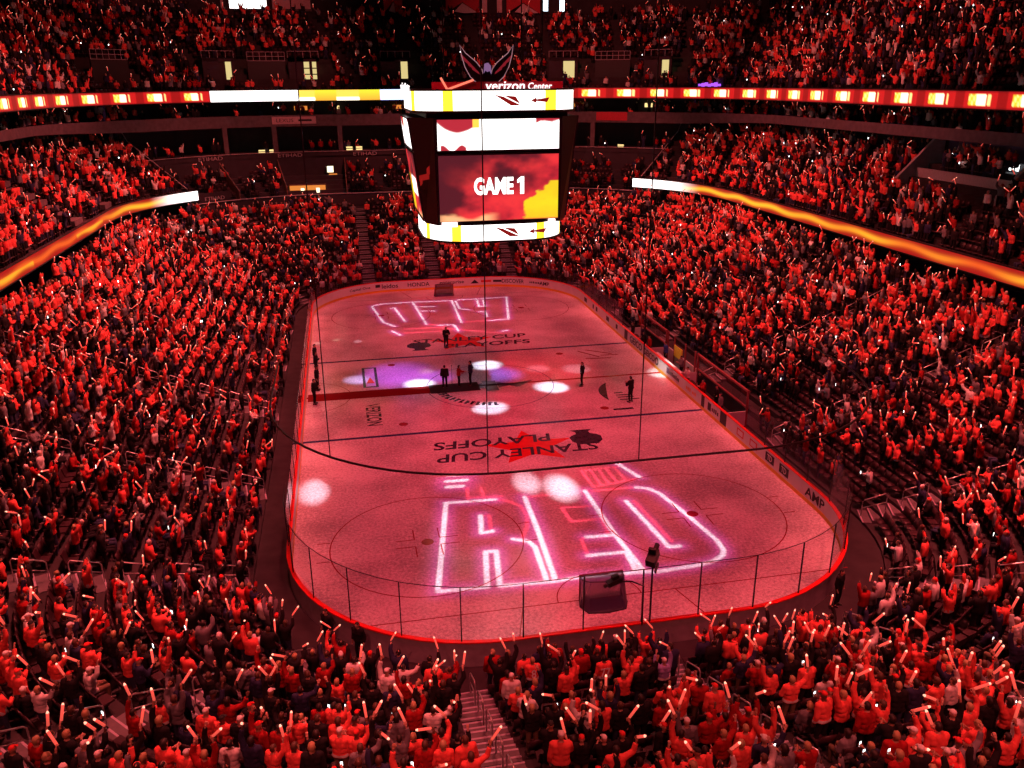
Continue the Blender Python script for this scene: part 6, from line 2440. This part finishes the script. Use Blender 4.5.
# -------- seats
def seat_parts():
    a, b, c = MB(), MB(), MB()
    a.box((-0.23, -0.16, 0.41), (0.23, 0.22, 0.47))
    b.add([(-0.24, -0.20, 0.45), (0.24, -0.20, 0.45), (0.24, -0.15, 0.45), (-0.24, -0.15, 0.45), (-0.22, -0.31, 0.86), (0.22, -0.31, 0.86), (0.22, -0.26, 0.86), (-0.22, -0.26, 0.86)],
          [(0, 3, 2, 1), (4, 5, 6, 7), (0, 1, 5, 4), (1, 2, 6, 5), (2, 3, 7, 6), (3, 0, 4, 7)])
    c.add([(-.2, -.15, 0), (.2, -.15, 0), (.2, .0, 0), (-.2, .0, 0), (-.06, -.12, .2), (.06, -.12, .2), (.06, .05, .2), (-.06, .05, .2), (-.2, -.12, .41), (.2, -.12, .41), (.2, .12, .41), (-.2, .12, .41)],
          [(0, 3, 2, 1), (8, 9, 10, 11)] + [(k + i, k + (i + 1) % 4, k + 4 + (i + 1) % 4, k + 4 + i) for k in (0, 4) for i in range(4)])
    return a, b, c


sa, sb_, sc_ = seat_parts()
SA, SB, SC = sa.mesh('seat_pan', M['seat']), sb_.mesh('backrest', M['seat']), sc_.mesh('seat_leg', M['black_metal'])
near_low = np.nonzero((TIER == 'low') & inview & ~occ)[0]
near_low = near_low[np.argsort(Zd[near_low])][:150]
is_ss = np.zeros(NSEAT, bool)
for i in near_low:
    i = int(i)
    is_ss[i] = True
    rw, pl_ = seat_words(i)
    t = thing('folding_seat', (SX[i, 0], SX[i, 1], SX[i, 2]), unique('empty dark folding seat, %s, %s' % (rw, pl_)), 'seat', 'empty seats in the lower stands', math.atan2(-SX[i, 3], SX[i, 4]))
    link('seat_pan', SA, t, False)
    link('backrest', SB, t, False)
    link('seat_leg', SC, t, False)
Vs = np.array(sa.v + sb_.v)
quads = sa.f + [tuple(q + len(sa.v) for q in f) for f in sb_.f]
Fs = np.array([t3 for f in quads for t3 in ((f[0], f[1], f[2]), (f[0], f[2], f[3]))])
ids = np.nonzero(~is_ss & (TIER != 'suite') & ((U > -150) & (U < 1180) & (Vv > -100) & (Vv < 900) & (Zd > 1)))[0]
# a seat whose owner stands is folded back: only the backrest is left in the way
cs, sn = SX[ids, 4], -SX[ids, 3]
rz_ = np.arctan2(-SX[ids, 3], SX[ids, 4])
cs, sn = np.cos(rz_), np.sin(rz_)
X = SX[ids, 0][:, None] + cs[:, None] * Vs[:, 0] - sn[:, None] * Vs[:, 1]
Y = SX[ids, 1][:, None] + sn[:, None] * Vs[:, 0] + cs[:, None] * Vs[:, 1]
Zz = SX[ids, 2][:, None] + Vs[:, 2][None] + 0 * X
st_ = link('stand_seats', raw_mesh('stand_seats', np.stack([X, Y, Zz], 2).reshape(-1, 3), (Fs[None] + (np.arange(len(ids)) * len(Vs))[:, None, None]).reshape(-1, 3), np.zeros(len(ids) * len(Fs), int), [M['seat']]))
tag(st_, 'dark rows of seats hidden under the crowd in all the stands', 'seats', kind='stuff')

# -------- aisle steps and hand rails
step_no = {}
for (a, b, nm), a0, a1 in zip(AISLES, A0, A1):
    ab = (a1 - a0) / np.linalg.norm(a1 - a0)
    px = np.array([-ab[1], ab[0]])
    mbx, edge = MB(), MB()
    far = a0[1] > 28
    rails = []
    s_ = -1.0
    offs = [(t_, offset_of(*(a0 + ab * t_))) for t_ in np.arange(-1.0, 27, 0.1)]
    kmax = 15 if a0[1] < -28 else LOW_N - 1
    for k in range(kmax):
        t_in = next((t_ for t_, o_ in offs if o_ >= LOW_O - TR / 2 + TR * k), None)
        t_out = next((t_ for t_, o_ in offs if o_ >= LOW_O + TR / 2 + TR * k), None)
        if t_in is None or t_out is None:
            break
        z = LOW_Z + LOW_R * k
        hw = 0.66
        c0, c1 = a0 + ab * t_in, a0 + ab * t_out
        mid = (c0 + c1) / 2
        # half step in front of this tread, and the tread itself
        for (p0, p1, za, zb, mi) in ((c0, c1, z, z + 0.03, 0), (mid, c1, z, z + LOW_R / 2, 0)):
            vs = [p0 - px * hw, p0 + px * hw, p1 + px * hw, p1 - px * hw]
            mbx.add([(*q, za) for q in vs] + [(*q, zb) for q in vs], [(0, 3, 2, 1), (4, 5, 6, 7), (0, 1, 5, 4), (1, 2, 6, 5), (2, 3, 7, 6), (3, 0, 4, 7)], mi)
        for (p0, zb) in ((c0, z + 0.03), (mid, z + LOW_R / 2)):
            p1 = p0 + ab * 0.07
            vs = [p0 - px * hw, p0 + px * hw, p1 + px * hw, p1 - px * hw]
            mbx.add([(*q, zb) for q in vs] + [(*q, zb + 0.006) for q in vs], [(4, 5, 6, 7), (0, 1, 5, 4), (1, 2, 6, 5), (2, 3, 7, 6), (3, 0, 4, 7)], 1)
        if k % 2 == 0 and k + 1 < kmax:
            rails.append((c0, c1, z))
    structure(mbx.build('floor_aisle_steps', [M['tread'], M['nosing']]))
    cnt = 0
    for (c0, c1, z) in rails:
        uu, v2, zz = project((c0[0], c0[1], z + 0.8))
        if not (0 < uu < 1024 and 0 < v2 < 768) or zz > 62 or cnt >= 9:
            continue
        cnt += 1
        side = px * (0.0 if nm in ('wide stairs',) else 0.0)
        e0, e1 = c0 + ab * 0.05, c0 + ab * 1.15
        z1 = z + 0.03
        z2 = z + LOW_R * 1.25
        mbx = MB()
        p = [Vector((*e0, z1)), Vector((*e0, z1 + 0.80)), Vector((*(e0 + ab * 0.08), z1 + 0.90)), Vector((*(e1 - ab * 0.08), z2 + 0.92)), Vector((*e1, z2 + 0.82)), Vector((*e1, z2))]
        t = thing('hand_rail', (*e0, z1), 'pale tube handrail on the %s, %s from the glass' % (nm, ORD[cnt - 1]), 'handrail', 'handrails on the aisle stairs')
        mbx.tube(p, 0.026, 8)
        mbx.build('rail_hoop', M['steel'], t, True)
        MB().tube([Vector((*e0, z1 + 0.45)), Vector((*e1, z2 + 0.45))], 0.02, 6).build('mid_bar', M['steel'], t, True)
